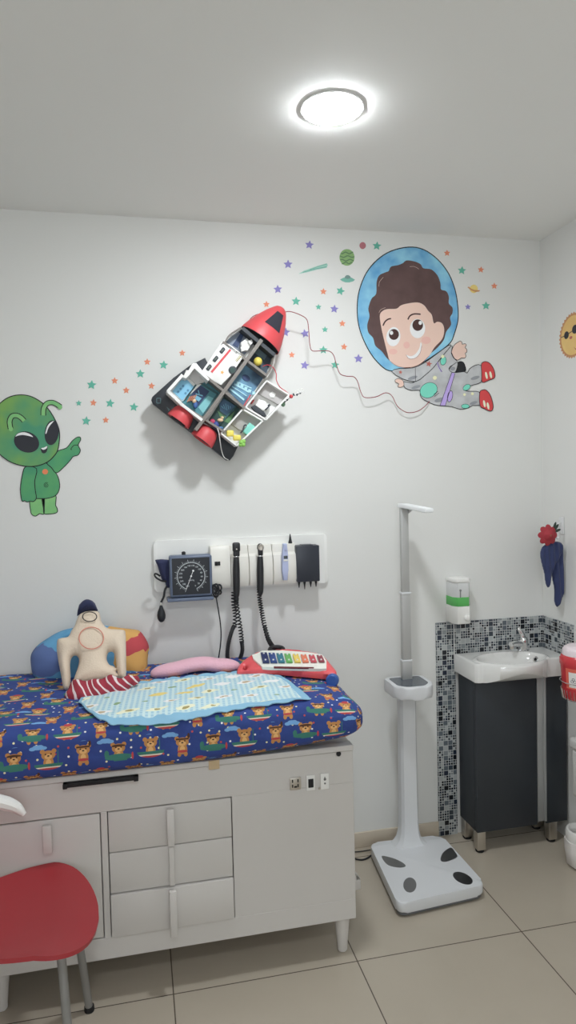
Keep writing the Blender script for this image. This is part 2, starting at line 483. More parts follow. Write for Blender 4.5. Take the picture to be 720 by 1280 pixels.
# bracket on the right hand end of the table, low down
bm = B()
add_box(bm, (TR, -.50, .160), (.722, -.47, .182), .002)
add_box(bm, (.700, -.50, .125), (.738, -.47, .163), .004)
add_prism(bm, [(.722, -.5, .182), (.738, -.5, .163), (.700, -.5, .215), (.690, -.5, .215)], (0, .03, 0))
obj('end_bracket', bm, M_cab, tab)
# curved white bar at the far left of the front
pts = [aty(px, py, -.735) for px, py in ((-60, 992), (-20, 998), (5, 1003.5), (20, 1009), (30, 1018))]
bm = add_tube(B(), catmull(pts, 5), [.020]*12+[.019, .018, .017, .016, .015, .013, .011, .009, .008], 10)
obj('bar_handle', bm, M_white, tab)

# ------------------------------------------------------------------ mattress with the patterned sheet
M, nt, b = new_mat('blue_bear_sheet')
u, v, _, tc = uvnodes(nt, 'UV')
CU, CV = .096, .084
V0 = v/CV; row = V0.floor(); uu = u/CU + row.mod(2)*.5 + .35
ci = uu.floor(); lu, lv = uu.fract()-.5, V0.fract()-.5
lu = lu + (wnoise(ci, row, 4.1)-.5)*.10
lv = lv + (wnoise(ci, row, 5.1)-.5)*.10
k3 = (ci+row*2).mod(3); r2 = row.mod(2)
blue = rgb(44, 62, 148, .62)
nz = nt.nodes.new('ShaderNodeTexNoise'); nz.inputs['Scale'].default_value = 9; nt.links.new(tc.outputs['UV'], nz.inputs['Vector'])
c = smix(rgb(27, 46, 108, .64), rgb(40, 66, 134, .64), S(nz.outputs['Fac']))
# scattered small dots and pale clouds
d_u, d_v = u/.030, v/.030
di, dj = d_u.floor(), d_v.floor(); dr = wnoise(di, dj, 9.3)
du, dv = d_u.fract()-.5+(wnoise(di, dj, 2.2)-.5)*.6, d_v.fract()-.5+(wnoise(di, dj, 3.2)-.5)*.6
dot = (du*du+dv*dv) < .012
c = smix(c, rgb(214, 200, 150), smin(dot, dr < .25)); c = smix(c, rgb(176, 60, 60), smin(dot, smin(dr > .25, dr < .35)))
c = smix(c, rgb(220, 224, 230), smin(dot, dr > .85))
e_u = (u/.19+row.mod(2)*.33+.1); eu, ev = e_u.fract()-.5, (v/.112+.31).fract()-.5
cl = smax(smax(sell(eu, ev, 0, 0, .085, .07), sell(eu, ev, .07, -.03, .06, .05)), sell(eu, ev, -.08, -.03, .05, .05))
c = smix(c, rgb(96, 150, 200), cl)
isA, isB, isC = k3.eq(0), k3.eq(1), k3.eq(2)
green = rgb(40, 108, 94); brown = rgb(172, 116, 50); tan_ = rgb(200, 152, 84); red_ = rgb(170, 48, 52); dk = rgb(70, 42, 26)
# body, head, ears
bear = smax(sell(lu, lv, 0, -.12, .15, .20), smax(sell(lu, lv, 0, .14, .20, .17), smax(sell(lu, lv, -.17, .28, .07, .08), sell(lu, lv, .17, .28, .07, .08))))
legs = smin(smax(sell(lu, lv, -.1, -.32, .06, .10), sell(lu, lv, .1, -.32, .06, .10)), smax(isC, r2))
c = smix(c, brown, smax(bear, legs))
c = smix(c, tan_, smax(sell(lu, lv, 0, .09, .11, .09), sell(lu, lv, 0, -.12, .08, .12)))
eye = smax(sell(lu, lv, -.08, .18, .025, .03), smax(sell(lu, lv, .08, .18, .025, .03), sell(lu, lv, 0, .115, .035, .028)))
c = smix(c, dk, eye)
# aeroplane / boat / headband
pl = smin(isA, smax(sell(lu, lv, 0, -.18, .42, .12), smax(sell(lu, lv, -.36, -.05, .07, .14), srect(lu, lv, .05, -.28, .2, .05))))
c = smix(c, green, pl); c = smix(c, red_, smin(isA, sell(lu, lv, .42, -.18, .035, .14)))
c = smix(c, dk, smin(isA, smin(sell(lu, lv, 0, .23, .21, .05), lv > .2)))
bt = smin(isB, smin(sell(lu, lv, 0, -.16, .42, .24), lv < -.16)); c = smix(c, green, bt)
c = smix(c, rgb(200, 190, 170), smin(bt, lv < -.27)); c = smix(c, red_, smin(bt, lv < -.32))
c = smix(c, green, smin(isB, srect(lu, lv, .28, .05, .012, .25)))
c = smix(c, dk, smin(isC, smax(srect(lu, lv, 0, .25, .20, .03), sell(lu, lv, .2, .36, .04, .1))))
c = smix(c, red_, smin(isC, sell(lu, lv, 0, -.2, .16, .05)))
c = smix(c, red_, smin(smin(r2, isB), sell(lu, lv, 0, .36, .13, .09)))
nt.links.new(c, b.inputs['Base Color']); b.inputs['Roughness'].default_value = .85
n2 = nt.nodes.new('ShaderNodeTexNoise'); n2.inputs['Scale'].default_value = 14; n2.inputs['Detail'].default_value = 4
nt.links.new(tc.outputs['UV'], n2.inputs['Vector'])
bp = nt.nodes.new('ShaderNodeBump'); bp.inputs['Strength'].default_value = .35; bp.inputs['Distance'].default_value = .02
nt.links.new(n2.outputs['Fac'], bp.inputs['Height']); nt.links.new(bp.outputs[0], b.inputs['Normal'])
M_sheet = M

MX0, MX1, MY0, MY1, MZ0, MZ1, MRD = -1.15, .705, -.706, -.022, .7215, .886, .05
def mat_pt(p):
    """round and soften a point of the mattress box"""
    r = MRD + .018*max(0, (p.x-.5)/.2)
    q = V((min(max(p.x, MX0+r), MX1-r), min(max(p.y, MY0+r), MY1-r), min(max(p.z, MZ0+r), MZ1-r)))
    d = p-q
    o = q+d.normalized()*r if d.length > 1e-9 else p.copy()
    # corner in plan
    t = max(0, min(1, (o.z-MZ0)/.04))
    n = noise.noise(V((p.x*5, p.y*5, p.z*5)))*.5+noise.noise(V((p.x*13, p.y*13, p.z*13+4)))*.25
    dirn = d.normalized() if d.length > 1e-9 else V((0, 0, 0))
    o += dirn*n*.010*t
    o.z -= .016*max(0, (p.x-.45)/.25)**2*max(0, (p.z-.80)/.085)
    o.z += .030*max(0, (p.x-.15)/.55)**1.5*max(0, (.80-p.z)/.08)*max(0, min(1, (-.40-p.y)/.25))
    return o
bm = B(); uvl = bm.loops.layers.uv.new('UVMap'); vd = {}
def mv(p):
    k = (round(p.x, 4), round(p.y, 4), round(p.z, 4))
    if k not in vd: vd[k] = bm.verts.new(mat_pt(p))
    return vd[k]
def mpatch(o, a, b_, na, nb, uvf):
    for i in range(na):
        for j in range(nb):
            ps = [o+a*(s/na)+b_*(t/nb) for s, t in ((i, j), (i+1, j), (i+1, j+1), (i, j+1))]
            try: f = bm.faces.new([mv(p) for p in ps])
            except ValueError: continue
            for l, p in zip(f.loops, ps): l[uvl].uv = uvf(p)
lx, ly, lz = MX1-MX0, MY1-MY0, MZ1-MZ0
NX, NY, NZ = 92, 34, 10
mpatch(V((MX0, MY0, MZ1)), V((lx, 0, 0)), V((0, ly, 0)), NX, NY, lambda p: (p.x, p.y))
mpatch(V((MX0, MY0, MZ0)), V((lx, 0, 0)), V((0, 0, lz)), NX, NZ, lambda p: (p.x, MY0-(MZ1-p.z)))
mpatch(V((MX0, MY1, MZ0)), V((lx, 0, 0)), V((0, 0, lz)), NX, NZ, lambda p: (p.x, MY1+(MZ1-p.z)))
mpatch(V((MX1, MY0, MZ0)), V((0, ly, 0)), V((0, 0, lz)), NY, NZ, lambda p: (MX1+(MZ1-p.z), p.y))
mpatch(V((MX0, MY0, MZ0)), V((0, ly, 0)), V((0, 0, lz)), NY, NZ, lambda p: (MX0-(MZ1-p.z), p.y))
mpatch(V((MX0, MY0, MZ0)), V((lx, 0, 0)), V((0, ly, 0)), NX, NY, lambda p: (p.x, p.y))
bmesh.ops.recalc_face_normals(bm, faces=bm.faces)
BV = BVHTree.FromBMesh(bm)
obj('mattress', bm, M_sheet, label='padded mattress in a deep blue sheet printed with brown bears', cat='mattress', sharp=80)
def onmat(px, py):
    h = BV.ray_cast(CAM, ray(px, py).normalized())
    if h[0] is None: return atz(px, py, .87), V((0, 0, 1))
    return h[0], h[1]
def ztop(x, y):
    h = BV.ray_cast(V((x, y, 1.2)), V((0, 0, -1)))
    return h[0].z if h[0] else .88

# light blue quilted mat
M, nt, b = new_mat('blue_gingham_quilt')
u, v, _, tc = uvnodes(nt, 'UV')
g = .017
su, sv = ((u/g).fract() < .5), ((v/g).fract() < .5)
c = smix(rgb(176, 198, 200), rgb(160, 190, 200), su); c = smix(c, rgb(138, 176, 192), smin(su, sv))
nz = nt.nodes.new('ShaderNodeTexNoise'); nz.inputs['Scale'].default_value = 25; nt.links.new(tc.outputs['UV'], nz.inputs['Vector'])
a_u = u/.085+(S(nz.outputs['Fac'])-.5)*.5; a_v = v/.075+(S(nz.outputs['Fac'])-.5)*.5
a_u = a_u+a_v.floor().mod(2)*.5
ai, aj = a_u.floor(), a_v.floor(); ar = wnoise(ai, aj, 1.3)
au, av = a_u.fract()-.5, a_v.fract()-.5
blob = smax(sell(au, av, 0, 0, .24, .2), smax(sell(au, av, .2, .1, .14, .12), sell(au, av, -.2, -.1, .16, .12)))
bl2 = sell(au, av, .02, 0, .12, .1)
c = smix(c, rgb(222, 214, 178), smin(blob, ar < .35)); c = smix(c, rgb(224, 226, 222), smin(blob, smin(ar > .35, ar < .6)))
c = smix(c, rgb(212, 186, 96), smin(blob, smin(ar > .6, ar < .72)))
c = smix(c, rgb(150, 138, 80), smin(bl2, ar < .3)); c = smix(c, rgb(168, 150, 120), smin(bl2, smin(ar > .4, ar < .6))); c = smix(c, rgb(120, 150, 110), smin(bl2, ar > .85))
nt.links.new(c, b.inputs['Base Color']); b.inputs['Roughness'].default_value = .9
n2 = nt.nodes.new('ShaderNodeTexNoise'); n2.inputs['Scale'].default_value = 22; nt.links.new(tc.outputs['UV'], n2.inputs['Vector'])
bp = nt.nodes.new('ShaderNodeBump'); bp.inputs['Strength'].default_value = .3; bp.inputs['Distance'].default_value = .005
nt.links.new(n2.outputs['Fac'], bp.inputs['Height']); nt.links.new(bp.outputs[0], b.inputs['Normal'])
M_quilt = M
M_quiltb = mat('plain_light_blue_cotton', (116, 164, 190), .9, bump=.3, bscale=60)
front = [(98, 880), (118, 898), (140, 914), (175, 915), (212, 912), (245, 906), (278, 897), (308, 890), (350, 884), (389, 876)]
back = [(108, 862), (140, 860), (166, 856), (192, 853), (222, 850), (250, 846), (280, 843.5), (305, 841.5), (332, 842.5), (358, 851)]
def lerp2(P, s):
    f = s*(len(P)-1); i = min(int(f), len(P)-2); t = f-i
    return P[i][0]+(P[i+1][0]-P[i][0])*t, P[i][1]+(P[i+1][1]-P[i][1])*t
NS, NT = 74, 26
pq = {}
for i in range(NS+1):
    fa, ba = lerp2(front, i/NS), lerp2(back, i/NS)
    A, n1 = onmat(*fa); Bp, n2_ = onmat(*ba)
    for j in range(NT+1):
        t = j/NT
        q = A.lerp(Bp, t); wv = .003*math.sin(i*1.1)*(1-t)**6
        zz = BV.find_nearest(V((q.x, q.y+wv, max(q.z, .84)+.02)))
        nn = zz[1] if zz[1].z > -.2 else -zz[1]
        hgt = .0065+.006*noise.noise(V((q.x*16, q.y*16, 0)))+(.006*abs(math.sin(i*.55)) if (j in (0, NT) or i in (0, NS)) else 0)
        pq[i, j] = zz[0]+nn*hgt
def sheetmesh(i0, i1, j0, j1):
    bm = B(); ul = bm.loops.layers.uv.new('UVMap'); vv = {}
    for i in range(i0, i1+1):
        for j in range(j0, j1+1): vv[i, j] = bm.verts.new(pq[i, j])
    for i in range(i0, i1):
        for j in range(j0, j1):
            ks = [(i, j), (i+1, j), (i+1, j+1), (i, j+1)]
            f = bm.faces.new([vv[k] for k in ks])
            for l, k in zip(f.loops, ks):
                q = pq[k]; a = .07; l[ul].uv = (q.x*math.cos(a)-q.y*math.sin(a), q.x*math.sin(a)+q.y*math.cos(a)-(.886-q.z)*.7)
    return bm
bmq = sheetmesh(1, NS-2, 2, NT-1); bmq.normal_update(); bmesh.ops.solidify(bmq, geom=bmq.faces[:], thickness=.004)
qt = thing('quilted_mat', 'light blue gingham quilted mat lying across the blue mattress', 'mat', (pq[36, 12].x, pq[36, 12].y, .88))
obj('quilt', bmq, M_quilt, qt, sharp=80)
bmq = B()
for args in ((0, NS, 0, 2), (0, NS, NT-1, NT), (0, 1, 2, NT-1), (NS-2, NS, 2, NT-1)):
    merge(bmq, sheetmesh(*args))
bmesh.ops.remove_doubles(bmq, verts=bmq.verts, dist=1e-5); bmq.normal_update(); bmesh.ops.solidify(bmq, geom=bmq.faces[:], thickness=.003)
obj('border', bmq, M_quiltb, qt, sharp=80)

# ------------------------------------------------------------------ cushion, torso model, pink pillow
def zsix(x, y): return 30+x/4.235, 740+y/4.235
def plane_fns(o, n):
    o, n = V(o), V(n).normalized(); e1 = V((1, 0, 0)); e1 = (e1-n*e1.dot(n)).normalized(); e2 = n.cross(e1)
    if e2.z < 0: e2 = -e2
    to2 = lambda px, py: ((lambda q: (q.dot(e1), q.dot(e2)))(atp(px, py, o, n)-o))
    f3 = lambda u, v, w: o+e1*u+e2*v+n*w
    return to2, f3
# cushion: leaning on the wall
n = V((0, -1, .22)).normalized(); to2, f3 = plane_fns((-.18, -.115, .90), n)
out = [(35, 370), (38, 330), (60, 295), (90, 268), (125, 245), (170, 218), (215, 200), (260, 190), (340, 178), (430, 178), (510, 190), (575, 197), (610, 205), (640, 240), (662, 290), (655, 350), (652, 400), (630, 450), (560, 478), (430, 486), (250, 488), (150, 484), (90, 470), (48, 440)]
loop = [to2(*zsix(*q)) for q in out]
loop = [tuple(q.xy) for q in catmull([V((a, b_, 0)) for a, b_ in loop], 4, True)]
bm = slab(B(), [loop], .011, puffed(.065, .14), puffed(-.05, .12), f3)
M, nt, b = new_mat('printed_cushion_cotton')
u, v, zc, tc = uvnodes(nt, 'Object')
nz = nt.nodes.new('ShaderNodeTexNoise'); nz.inputs['Scale'].default_value = 14; nt.links.new(tc.outputs['Object'], nz.inputs['Vector'])
nn = (S(nz.outputs['Fac'])-.5)*.07
c = smix(rgb(60, 124, 168), rgb(92, 160, 196), S(nz.outputs['Fac']))
U, W = u+nn, zc+nn
c = smix(c, rgb(78, 100, 150), sell(U, W, -.16, .06, .09, .05))
c = smix(c, rgb(176, 96, 72), sell(U, W, -.142, .185, .05, .032))
c = smix(c, rgb(198, 146, 62), sell(U, W, .155, .17, .085, .165))
c = smix(c, rgb(176, 54, 62), smax(sell(U, W, .175, .095, .06, .03), sell(U, W, .20, .11, .025, .045)))
c = smix(c, rgb(198, 146, 62), sell(U, W, .17, .035, .06, .035))
nt.links.new(c, b.inputs['Base Color']); b.inputs['Roughness'].default_value = .85
obj('cushion', bm, M, label='wide blue and gold printed cushion leaning on the wall behind the cloth torso', cat='cushion', sharp=80, loc=(-.19, -.115, .886))
# torso model: leaning back on the cushion
n = V((0, -1, .55)).normalized(); o = V((-.17, -.335, .905)); to2, f3 = plane_fns(o, n)
body = [(278, 150), (268, 180), (250, 205), (235, 236), (205, 243), (178, 252), (173, 300), (179, 350), (188, 400), (198, 450), (206, 500), (218, 518), (238, 516), (245, 490), (247, 440), (244, 385), (252, 350), (272, 335), (290, 352), (289, 385), (278, 420), (266, 455), (262, 492), (370, 488), (492, 462), (489, 425), (478, 395), (452, 385), (438, 355), (446, 322), (470, 318), (484, 345), (490, 400), (496, 440), (510, 464), (530, 468), (541, 440), (541, 380), (540, 300), (538, 225), (530, 202), (490, 198), (450, 194), (425, 178), (408, 150), (398, 108), (370, 100), (330, 103), (295, 118)]
tor = thing('torso_model', 'cream cloth torso doll with navy neck and red striped shorts', 'medical doll', tuple(o))
lp = [to2(*zsix(*q)) for q in body]
lp = [tuple(q.xy) for q in catmull([V((a, b_, 0)) for a, b_ in lp], 3, True)]
bm = slab(B(), [lp], .0065, puffed(.038, .055), puffed(-.03, .05), f3)
M_cream = mat('cream_cloth', (198, 180, 158), .95, bump=.35, bscale=180, sheen=.1)
obj('body', bm, M_cream, tor, sharp=80)
neck = [(281, 128), (284, 100), (292, 70), (312, 48), (335, 43), (360, 46), (376, 62), (388, 90), (398, 110), (372, 100), (335, 102), (300, 115)]
lp = [to2(*zsix(*q)) for q in neck]; bm = slab(B(), [lp], .006, puffed(.035, .03, .004), puffed(-.03, .03, .0), f3)
obj('neck', bm, M_navy, tor, sharp=80)
for cx, cy, rx, ry, cc, nm in ((361, 262, 64, 57, (196, 120, 100), 'ring_mark'), (352, 150, 37, 25, (60, 56, 52), 'ring_mark')):
    pts = [to2(*zsix(cx+rx*math.cos(a*PI/18), cy+ry*math.sin(a*PI/18))) for a in range(37)]
    bm = add_tube(B(), [f3(p[0], p[1], 0.042 if rx > 50 else .0415) for p in pts], .0018, 5)
    obj(nm, bm, mat('stitch_%d' % cc[0], cc, .9), tor)
# striped shorts lying forward on the mat
M, nt, b = new_mat('red_striped_cotton')
u, v, zc, tc = uvnodes(nt, 'Object')
nz = nt.nodes.new('ShaderNodeTexNoise'); nz.inputs['Scale'].default_value = 7; nt.links.new(tc.outputs['Object'], nz.inputs['Vector'])
st = ((u*(1+zc*1.5)+(S(nz.outputs['Fac'])-.5)*.11+zc*.5)/.027).fract() < .25
c = smix(rgb(146, 34, 52), rgb(206, 188, 188), st)
nt.links.new(c, b.inputs['Base Color']); b.inputs['Roughness'].default_value = .9
n3 = V((0, -1, 1.6)).normalized(); to2b, f3b = plane_fns((-.17, -.40, .900), n3)
sh = [(248, 488), (300, 482), (372, 480), (430, 466), (478, 455), (520, 470), (560, 455), (612, 458), (604, 485), (560, 505), (540, 528), (480, 540), (430, 556), (380, 568), (320, 580), (262, 592), (228, 572), (214, 555), (232, 525)]
lp = [to2b(*zsix(*q)) for q in sh]
lp = [tuple(q.xy) for q in catmull([V((a, b_, 0)) for a, b_ in lp], 3, True)]
rip = lambda u, v, d: puffed(.034, .03)(u, v, d)*(1+.20*math.sin(u*115+v*30))
bm = slab(B(), [lp], .0065, rip, lambda u, v, d: 0.0 if d == 0 else -.004, f3b)
obj('shorts', bm, M, tor, sharp=80)
# pink pillow
pk = [(188, 843), (205, 839), (222, 835.5), (240, 831), (257, 829.5), (272, 832), (286, 837), (300, 842)]
pts = []
for px, py in pk: pts.append(aty(px, py, -.24))
pts = catmull(pts, 6); n = len(pts); rs = []
for i in range(n):
    t = i/(n-1); rs.append(.031*math.sqrt(max(.02, 1-abs(2*t-1)**3.2)) * (1.0-.18*math.sin(PI*t)))
for q, r in zip(pts, rs): q.z = max(q.z, ztop(q.x, q.y)+r*.8)
bm = add_tube(B(), pts, rs, 16)
for v in bm.verts: v.co.y = -.24+(v.co.y+.24)*1.5
obj('neck_pillow', bm, mat('pink_plush', (226, 156, 172), .95, bump=.5, bscale=120, sheen=.3), label='soft pink curved plush pillow on the mattress by the wall', cat='pillow', sharp=80)

# ------------------------------------------------------------------ xylophone toy
e1 = V((.90, -.43, 0)).normalized(); e2h = V((.43, .90, 0)).normalized()
e2 = (e2h*math.cos(.26)+V((0, 0, 1))*math.sin(.26)).normalized(); n = e1.cross(e2)
oo = V((.52, -.34, .928))
toy = thing('toy_xylophone', 'red toy xylophone with rainbow keys on the end of the mattress', 'toy', (.52, -.34, .886))
def z5(x, y): return 280+x/4.5, 780+y/4.5
def tp(x, y, off=0): q = atp(*z5(x, y), oo+n*off, n)-oo; return q.dot(e1), q.dot(e2)
t3 = lambda u, v, w_: oo+e1*u+e2*v+n*w_
outl = [(72, 262), (78, 235), (95, 210), (125, 185), (165, 160), (210, 146), (280, 138), (350, 134), (410, 138), (460, 146), (510, 154), (555, 168), (590, 205), (618, 238), (632, 258), (626, 272), (600, 274), (560, 270), (480, 264), (380, 256), (250, 252), (150, 253), (100, 257)]
hole = [(104, 242), (110, 225), (124, 222), (133, 230), (128, 245), (114, 250)]
L1 = [tuple(q.xy) for q in catmull([V((*tp(*q), 0)) for q in outl], 3, True)]; L2 = [tp(*q) for q in hole]
def tb(u, v, d):
    p = t3(u, v, 0); return -(p.z-(ztop(p.x, p.y)+.006))/n.z
bm = slab(B(), [L1, L2], .008, lambda u, v, d: -.008*(1-min(d/.012, 1))**2, tb, t3)
obj('body', bm, mat('toy_red_plastic', (206, 66, 72), .35), toy, sharp=50)
tray = [(158, 172), (185, 165), (215, 150), (330, 148), (470, 158), (552, 172), (576, 206), (576, 250), (540, 252), (400, 247), (250, 243), (215, 240), (200, 225), (165, 195)]
bm = add_prism(B(), [t3(*tp(*q, .008), .008) for q in tray], n*-.012)
obj('key_tray', bm, mat('toy_cream_plastic', (214, 210, 200), .4, k=.7), toy)
bm = add_prism(B(), [t3(*tp(*q, .0095), .0095) for q in ((280, 238), (505, 242), (505, 248), (280, 245))], n*-.004)
obj('tray_slot', bm, mat('toy_dark_red', (96, 24, 30), .5), toy)
kc = [(30, 42, 88), (34, 62, 120), (30, 106, 124), (84, 156, 72), (222, 176, 56), (206, 104, 66), (180, 58, 72), (134, 52, 66)]
for k, (kx, cc) in enumerate(zip((232, 276, 320, 364, 410, 455, 500, 545), kc)):
    y0, y1 = 158+k*2.2, 212-k*.6; hw = 19-k*.4
    q = [(kx-hw-8, y0), (kx+hw-10, y0), (kx+hw+5, y1), (kx-hw+5, y1)]
    key = obj('key', add_prism(B(), [t3(*tp(*a, .017), .017) for a in q], n*-.007, .0012), mat('key_%d' % k, cc, .3), toy)
    bm = B()
    for fx in (.15, .82):
        c0 = V((kx-9+fx*14-1, y0+(y1-y0)*fx, 0)); u_, v_ = tp(c0.x, c0.y, .017)
        add_lathe(bm, [(0, 0), (.0035, 0), (.003, .003), (0, .004)], t3(u_, v_, .017), n, n=10)
    obj('key_pin', bm, M_white, key)
wc = atp(*z5(610, 316), (.66, -.495, .9), V((0, 1, 0)))
wc = V((wc.x, wc.y, wc.z))
bm = add_lathe(B(), [(0, -.012), (.018, -.012), (.0225, -.008), (.0225, .008), (.018, .012), (0, .012)], wc, e2h*-1, n=24)
obj('wheel', bm, mat('toy_blue_plastic', (34, 78, 148), .4), toy)

# ------------------------------------------------------------------ wall diagnostic panel
def wl(px, py, d=0.0): return aty(px, py, -d)
pa, pb = wl(191.5, 677, .016), wl(408.5, 666, .016); zb = 1.160
PX0, PX1, PZ1 = pa.x, pb.x, 1.366
pan = thing('diagnostic_panel', 'long white wall panel holding medical instruments above the mattress', 'medical panel', ((PX0+PX1)/2, 0, zb))
def rrect(x0, z0, x1, z1, r, y, n=5):
    o = []
    for cx, cz, a0 in ((x1-r, z1-r, 0), (x0+r, z1-r, PI/2), (x0+r, z0+r, PI), (x1-r, z0+r, 1.5*PI)):
        for k in range(n+1): o.append(V((cx+r*math.cos(a0+k*PI/2/n), y, cz+r*math.sin(a0+k*PI/2/n))))
    return o
bm = add_prism(B(), rrect(PX0, zb, PX1, PZ1, .014, -.016), (0, .016, 0), .003)
obj('back_board', bm, mat('white_board', (222, 222, 218), .45, k=.8), pan)
def section(px0, px1, top=.0):
    x0, x1 = wl(px0, 700, .06).x, wl(px1, 700, .06).x
    prof = [(.0165, 1.335), (.040, 1.335), (.046, 1.318), (.046, 1.302), (.062, 1.292), (.070, 1.262), (.070, 1.195), (.058, 1.172), (.0165, 1.172)]
    if top: prof = [(.0165, 1.337), (.055, 1.337), (.066, 1.322), (.072, 1.262), (.072, 1.19), (.058, 1.168), (.0165, 1.168)]
    return add_prism(B(), [V((x0+.0012, -a, z_)) for a, z_ in prof], (x1-x0-.0024, 0, 0), .003)
M_cons = mat('ivory_plastic', (214, 211, 202), .4, k=.76)
for a, b_, t_ in ((262.5, 288, 1), (288, 311, 0), (311, 341, 0), (341, 371, 0)):
    s_ = obj('console_module', section(a, b_, t_), M_cons, pan)
    if t_:
        p = wl(271.5, 704.5, .072)
        obj('power_switch', add_box(add_box(B(), (p.x-.010, -.077, p.z-.008), (p.x+.002, -.071, p.z+.008), .001), (p.x+.003, -.076, p.z-.008), (p.x+.012, -.071, p.z+.008), .001), M_dark, s_)
# gauge
gx0, gx1 = wl(212, 720, .085).x, wl(265.5, 720, .085).x; gz1, gz0 = wl(240, 694, .085).z, wl(240, 746, .085).z
gau = thing('blood_pressure_gauge', 'square dark blue blood pressure gauge with round white scale', 'gauge', ((gx0+gx1)/2, -.016, gz0-.02))
M_gau = mat('slate_blue_plastic', (84, 96, 118), .35)
bm = add_box(B(), (gx0, -.085, gz0), (gx1, -.030, gz1), .009, 3)
add_box(bm, (gx0+.02, -.032, gz0+.03), (gx1-.02, -.0165, gz1-.03))
obj('housing', bm, M_gau, gau)
obj('tray', add_box(B(), (gx0-.012, -.088, gz0-.017), (gx1+.004, -.0165, gz0-.003), .005), M_gau, gau)
gc = V(((gx0+gx1)/2, -.0865, (gz0+gz1)/2)); gr = (gx1-gx0)/2
dial = obj('dial', add_box(B(), (gx0+.010, -.0868, gz0+.010), (gx1-.010, -.0848, gz1-.010), .0006, 1), mat('dial_black', (20, 24, 32), .3), gau)
M_dw = mat('dial_white', (176, 182, 184), .6)
bm = B()
ring = [gc+V((math.sin(a)*gr*.64, 0, -math.cos(a)*gr*.64)) for a in [math.radians(22+316*k/60) for k in range(61)]]
ribbon(bm, ring, .0022, -.0871)
for k in range(61):
    a = math.radians(22+316*k/60); l = .13 if k % 4 == 0 else .06
    d = V((math.sin(a), 0, -math.cos(a)))
    ribbon(bm, [gc+d*gr*(.64+.02), gc+d*gr*(.66+l)], .0013 if k % 4 == 0 else .0007, -.0871)
obj('scale_ticks', bm, M_dw, dial)
bm = B()
for k in range(16):
    a = math.radians(22+316*k/15); c_ = gc+V((math.sin(a), 0, -math.cos(a)))*gr*.50
    merge(bm, text_mesh(str(k*20), .0088, Matrix.Translation((c_.x, -.0871, c_.z))@Matrix.Rotation(PI/2, 4, 'X')))
merge(bm, text_mesh('mmHg', .0085, Matrix.Translation((gc.x, -.0871, gc.z-.016))@Matrix.Rotation(PI/2, 4, 'X')))
obj('scale_numbers', bm, M_dw, dial)
a = math.radians(22); d = V((math.sin(math.radians(-22)), 0, -math.cos(math.radians(22))))
bm = ribbon(B(), [gc-d*gr*.24, gc+d*gr*.66], .0016, -.0878); add_lathe(bm, [(0, 0), (.0035, 0), (.003, .0015), (0, .002)], gc+V((0, -.0005, 0)), (0, -1, 0), n=12)
q = gc-d*gr*.27; add_lathe(bm, [(0, 0), (.004, 0), (.004, .0008), (0, .001)], V((q.x, -.0872, q.z)), (0, -1, 0), n=12)
obj('needle', bm, mat('needle_white', (215, 218, 216), .5), dial)
p = wl(229.5, 692, .05)
obj('valve', add_lathe(B(), [(0, -.006), (.008, -.006), (.008, .006), (.004, .009), (0, .009)], (p.x, -.05, gz1+.004), n=14), M_black, gau)
# cuff with bulb
cuf = thing('blood_pressure_cuff', 'folded navy cuff with black rubber bulb beside the gauge', 'cuff', (gx0-.02, -.02, 1.07))
def cp(x, y, d): return wl(180+x/6, 655+y/6, d)
loop = [(cp(x, y, .045).x, cp(x, y, .045).z) for x, y in ((82, 270), (130, 266), (215, 272), (240, 330), (235, 480), (168, 480), (160, 440), (135, 420), (118, 370), (104, 320))]
bm = slab(B(), [loop], .006, puffed(.014, .012, .003), puffed(-.014, .012, -.003), lambda u, v, w_: V((u, -.038-w_, v)))
obj('sleeve', bm, M_navy, cuf, sharp=60)
bp_ = cp(130, 680, .06)
bm = add_lathe(B(), [(.0035, .040), (.006, .034), (.008, .026), (.014, .012), (.0165, -.002), (.0155, -.014), (.011, -.024), (.005, -.029), (0, -.030)], bp_, n=20)
obj('bulb', bm, mat('black_rubber', (24, 26, 30), .55), cuf)
obj('bulb_valve', add_lathe(B(), [(.004, .036), (.0055, .038), (.0055, .048), (.003, .050)], bp_, n=12), M_chrome, cuf)
pts = [bp_+V((0, 0, .048)), cp(148, 545, .062), cp(155, 500, .06), cp(170, 470, .05)]
bm = add_tube(B(), catmull(pts, 6), .0042, 8)
pts = [cp(165, 430, .06), cp(130, 425, .075), cp(95, 405, .078), cp(80, 385, .075), cp(88, 372, .07), cp(120, 390, .062)]
add_tube(bm, catmull(pts, 6), .0036, 8)
obj('hose', bm, MATS['black_rubber'], cuf)
# hose bundle at the right of the gauge and the cable dropping behind the mattress
bm = B()
for x, y, rx, ry in ((565, 478, 16, 22), (562, 512, 17, 16), (540, 500, 22, 50), (525, 490, 14, 34)):
    pts = [cp(x+rx*math.cos(t*PI/8), y+ry*math.sin(t*PI/8), .080+.004*math.sin(t+x)) for t in range(17)]
    add_tube(bm, pts, .0034, 7)
pts = [cp(540, 545, .083), cp(548, 590, .082), cp(560, 660, .08), cp(572, 740, .078), cp(578, 830, .075), cp(572, 920, .07), cp(560, 1000, .045), cp(556, 1060, .012)]
add_tube(bm, catmull(pts, 8), .0026, 7)
pts = [cp(540, 545, .083), cp(535, 490, .086), cp(510, 480, .08), cp(495, 490, .07)]
add_tube(bm, catmull(pts, 6), .0034, 7)
obj('power_cable', bm, MATS['black_rubber'], label='thin black cable looped beside the gauge and hanging to the mattress', cat='cable')
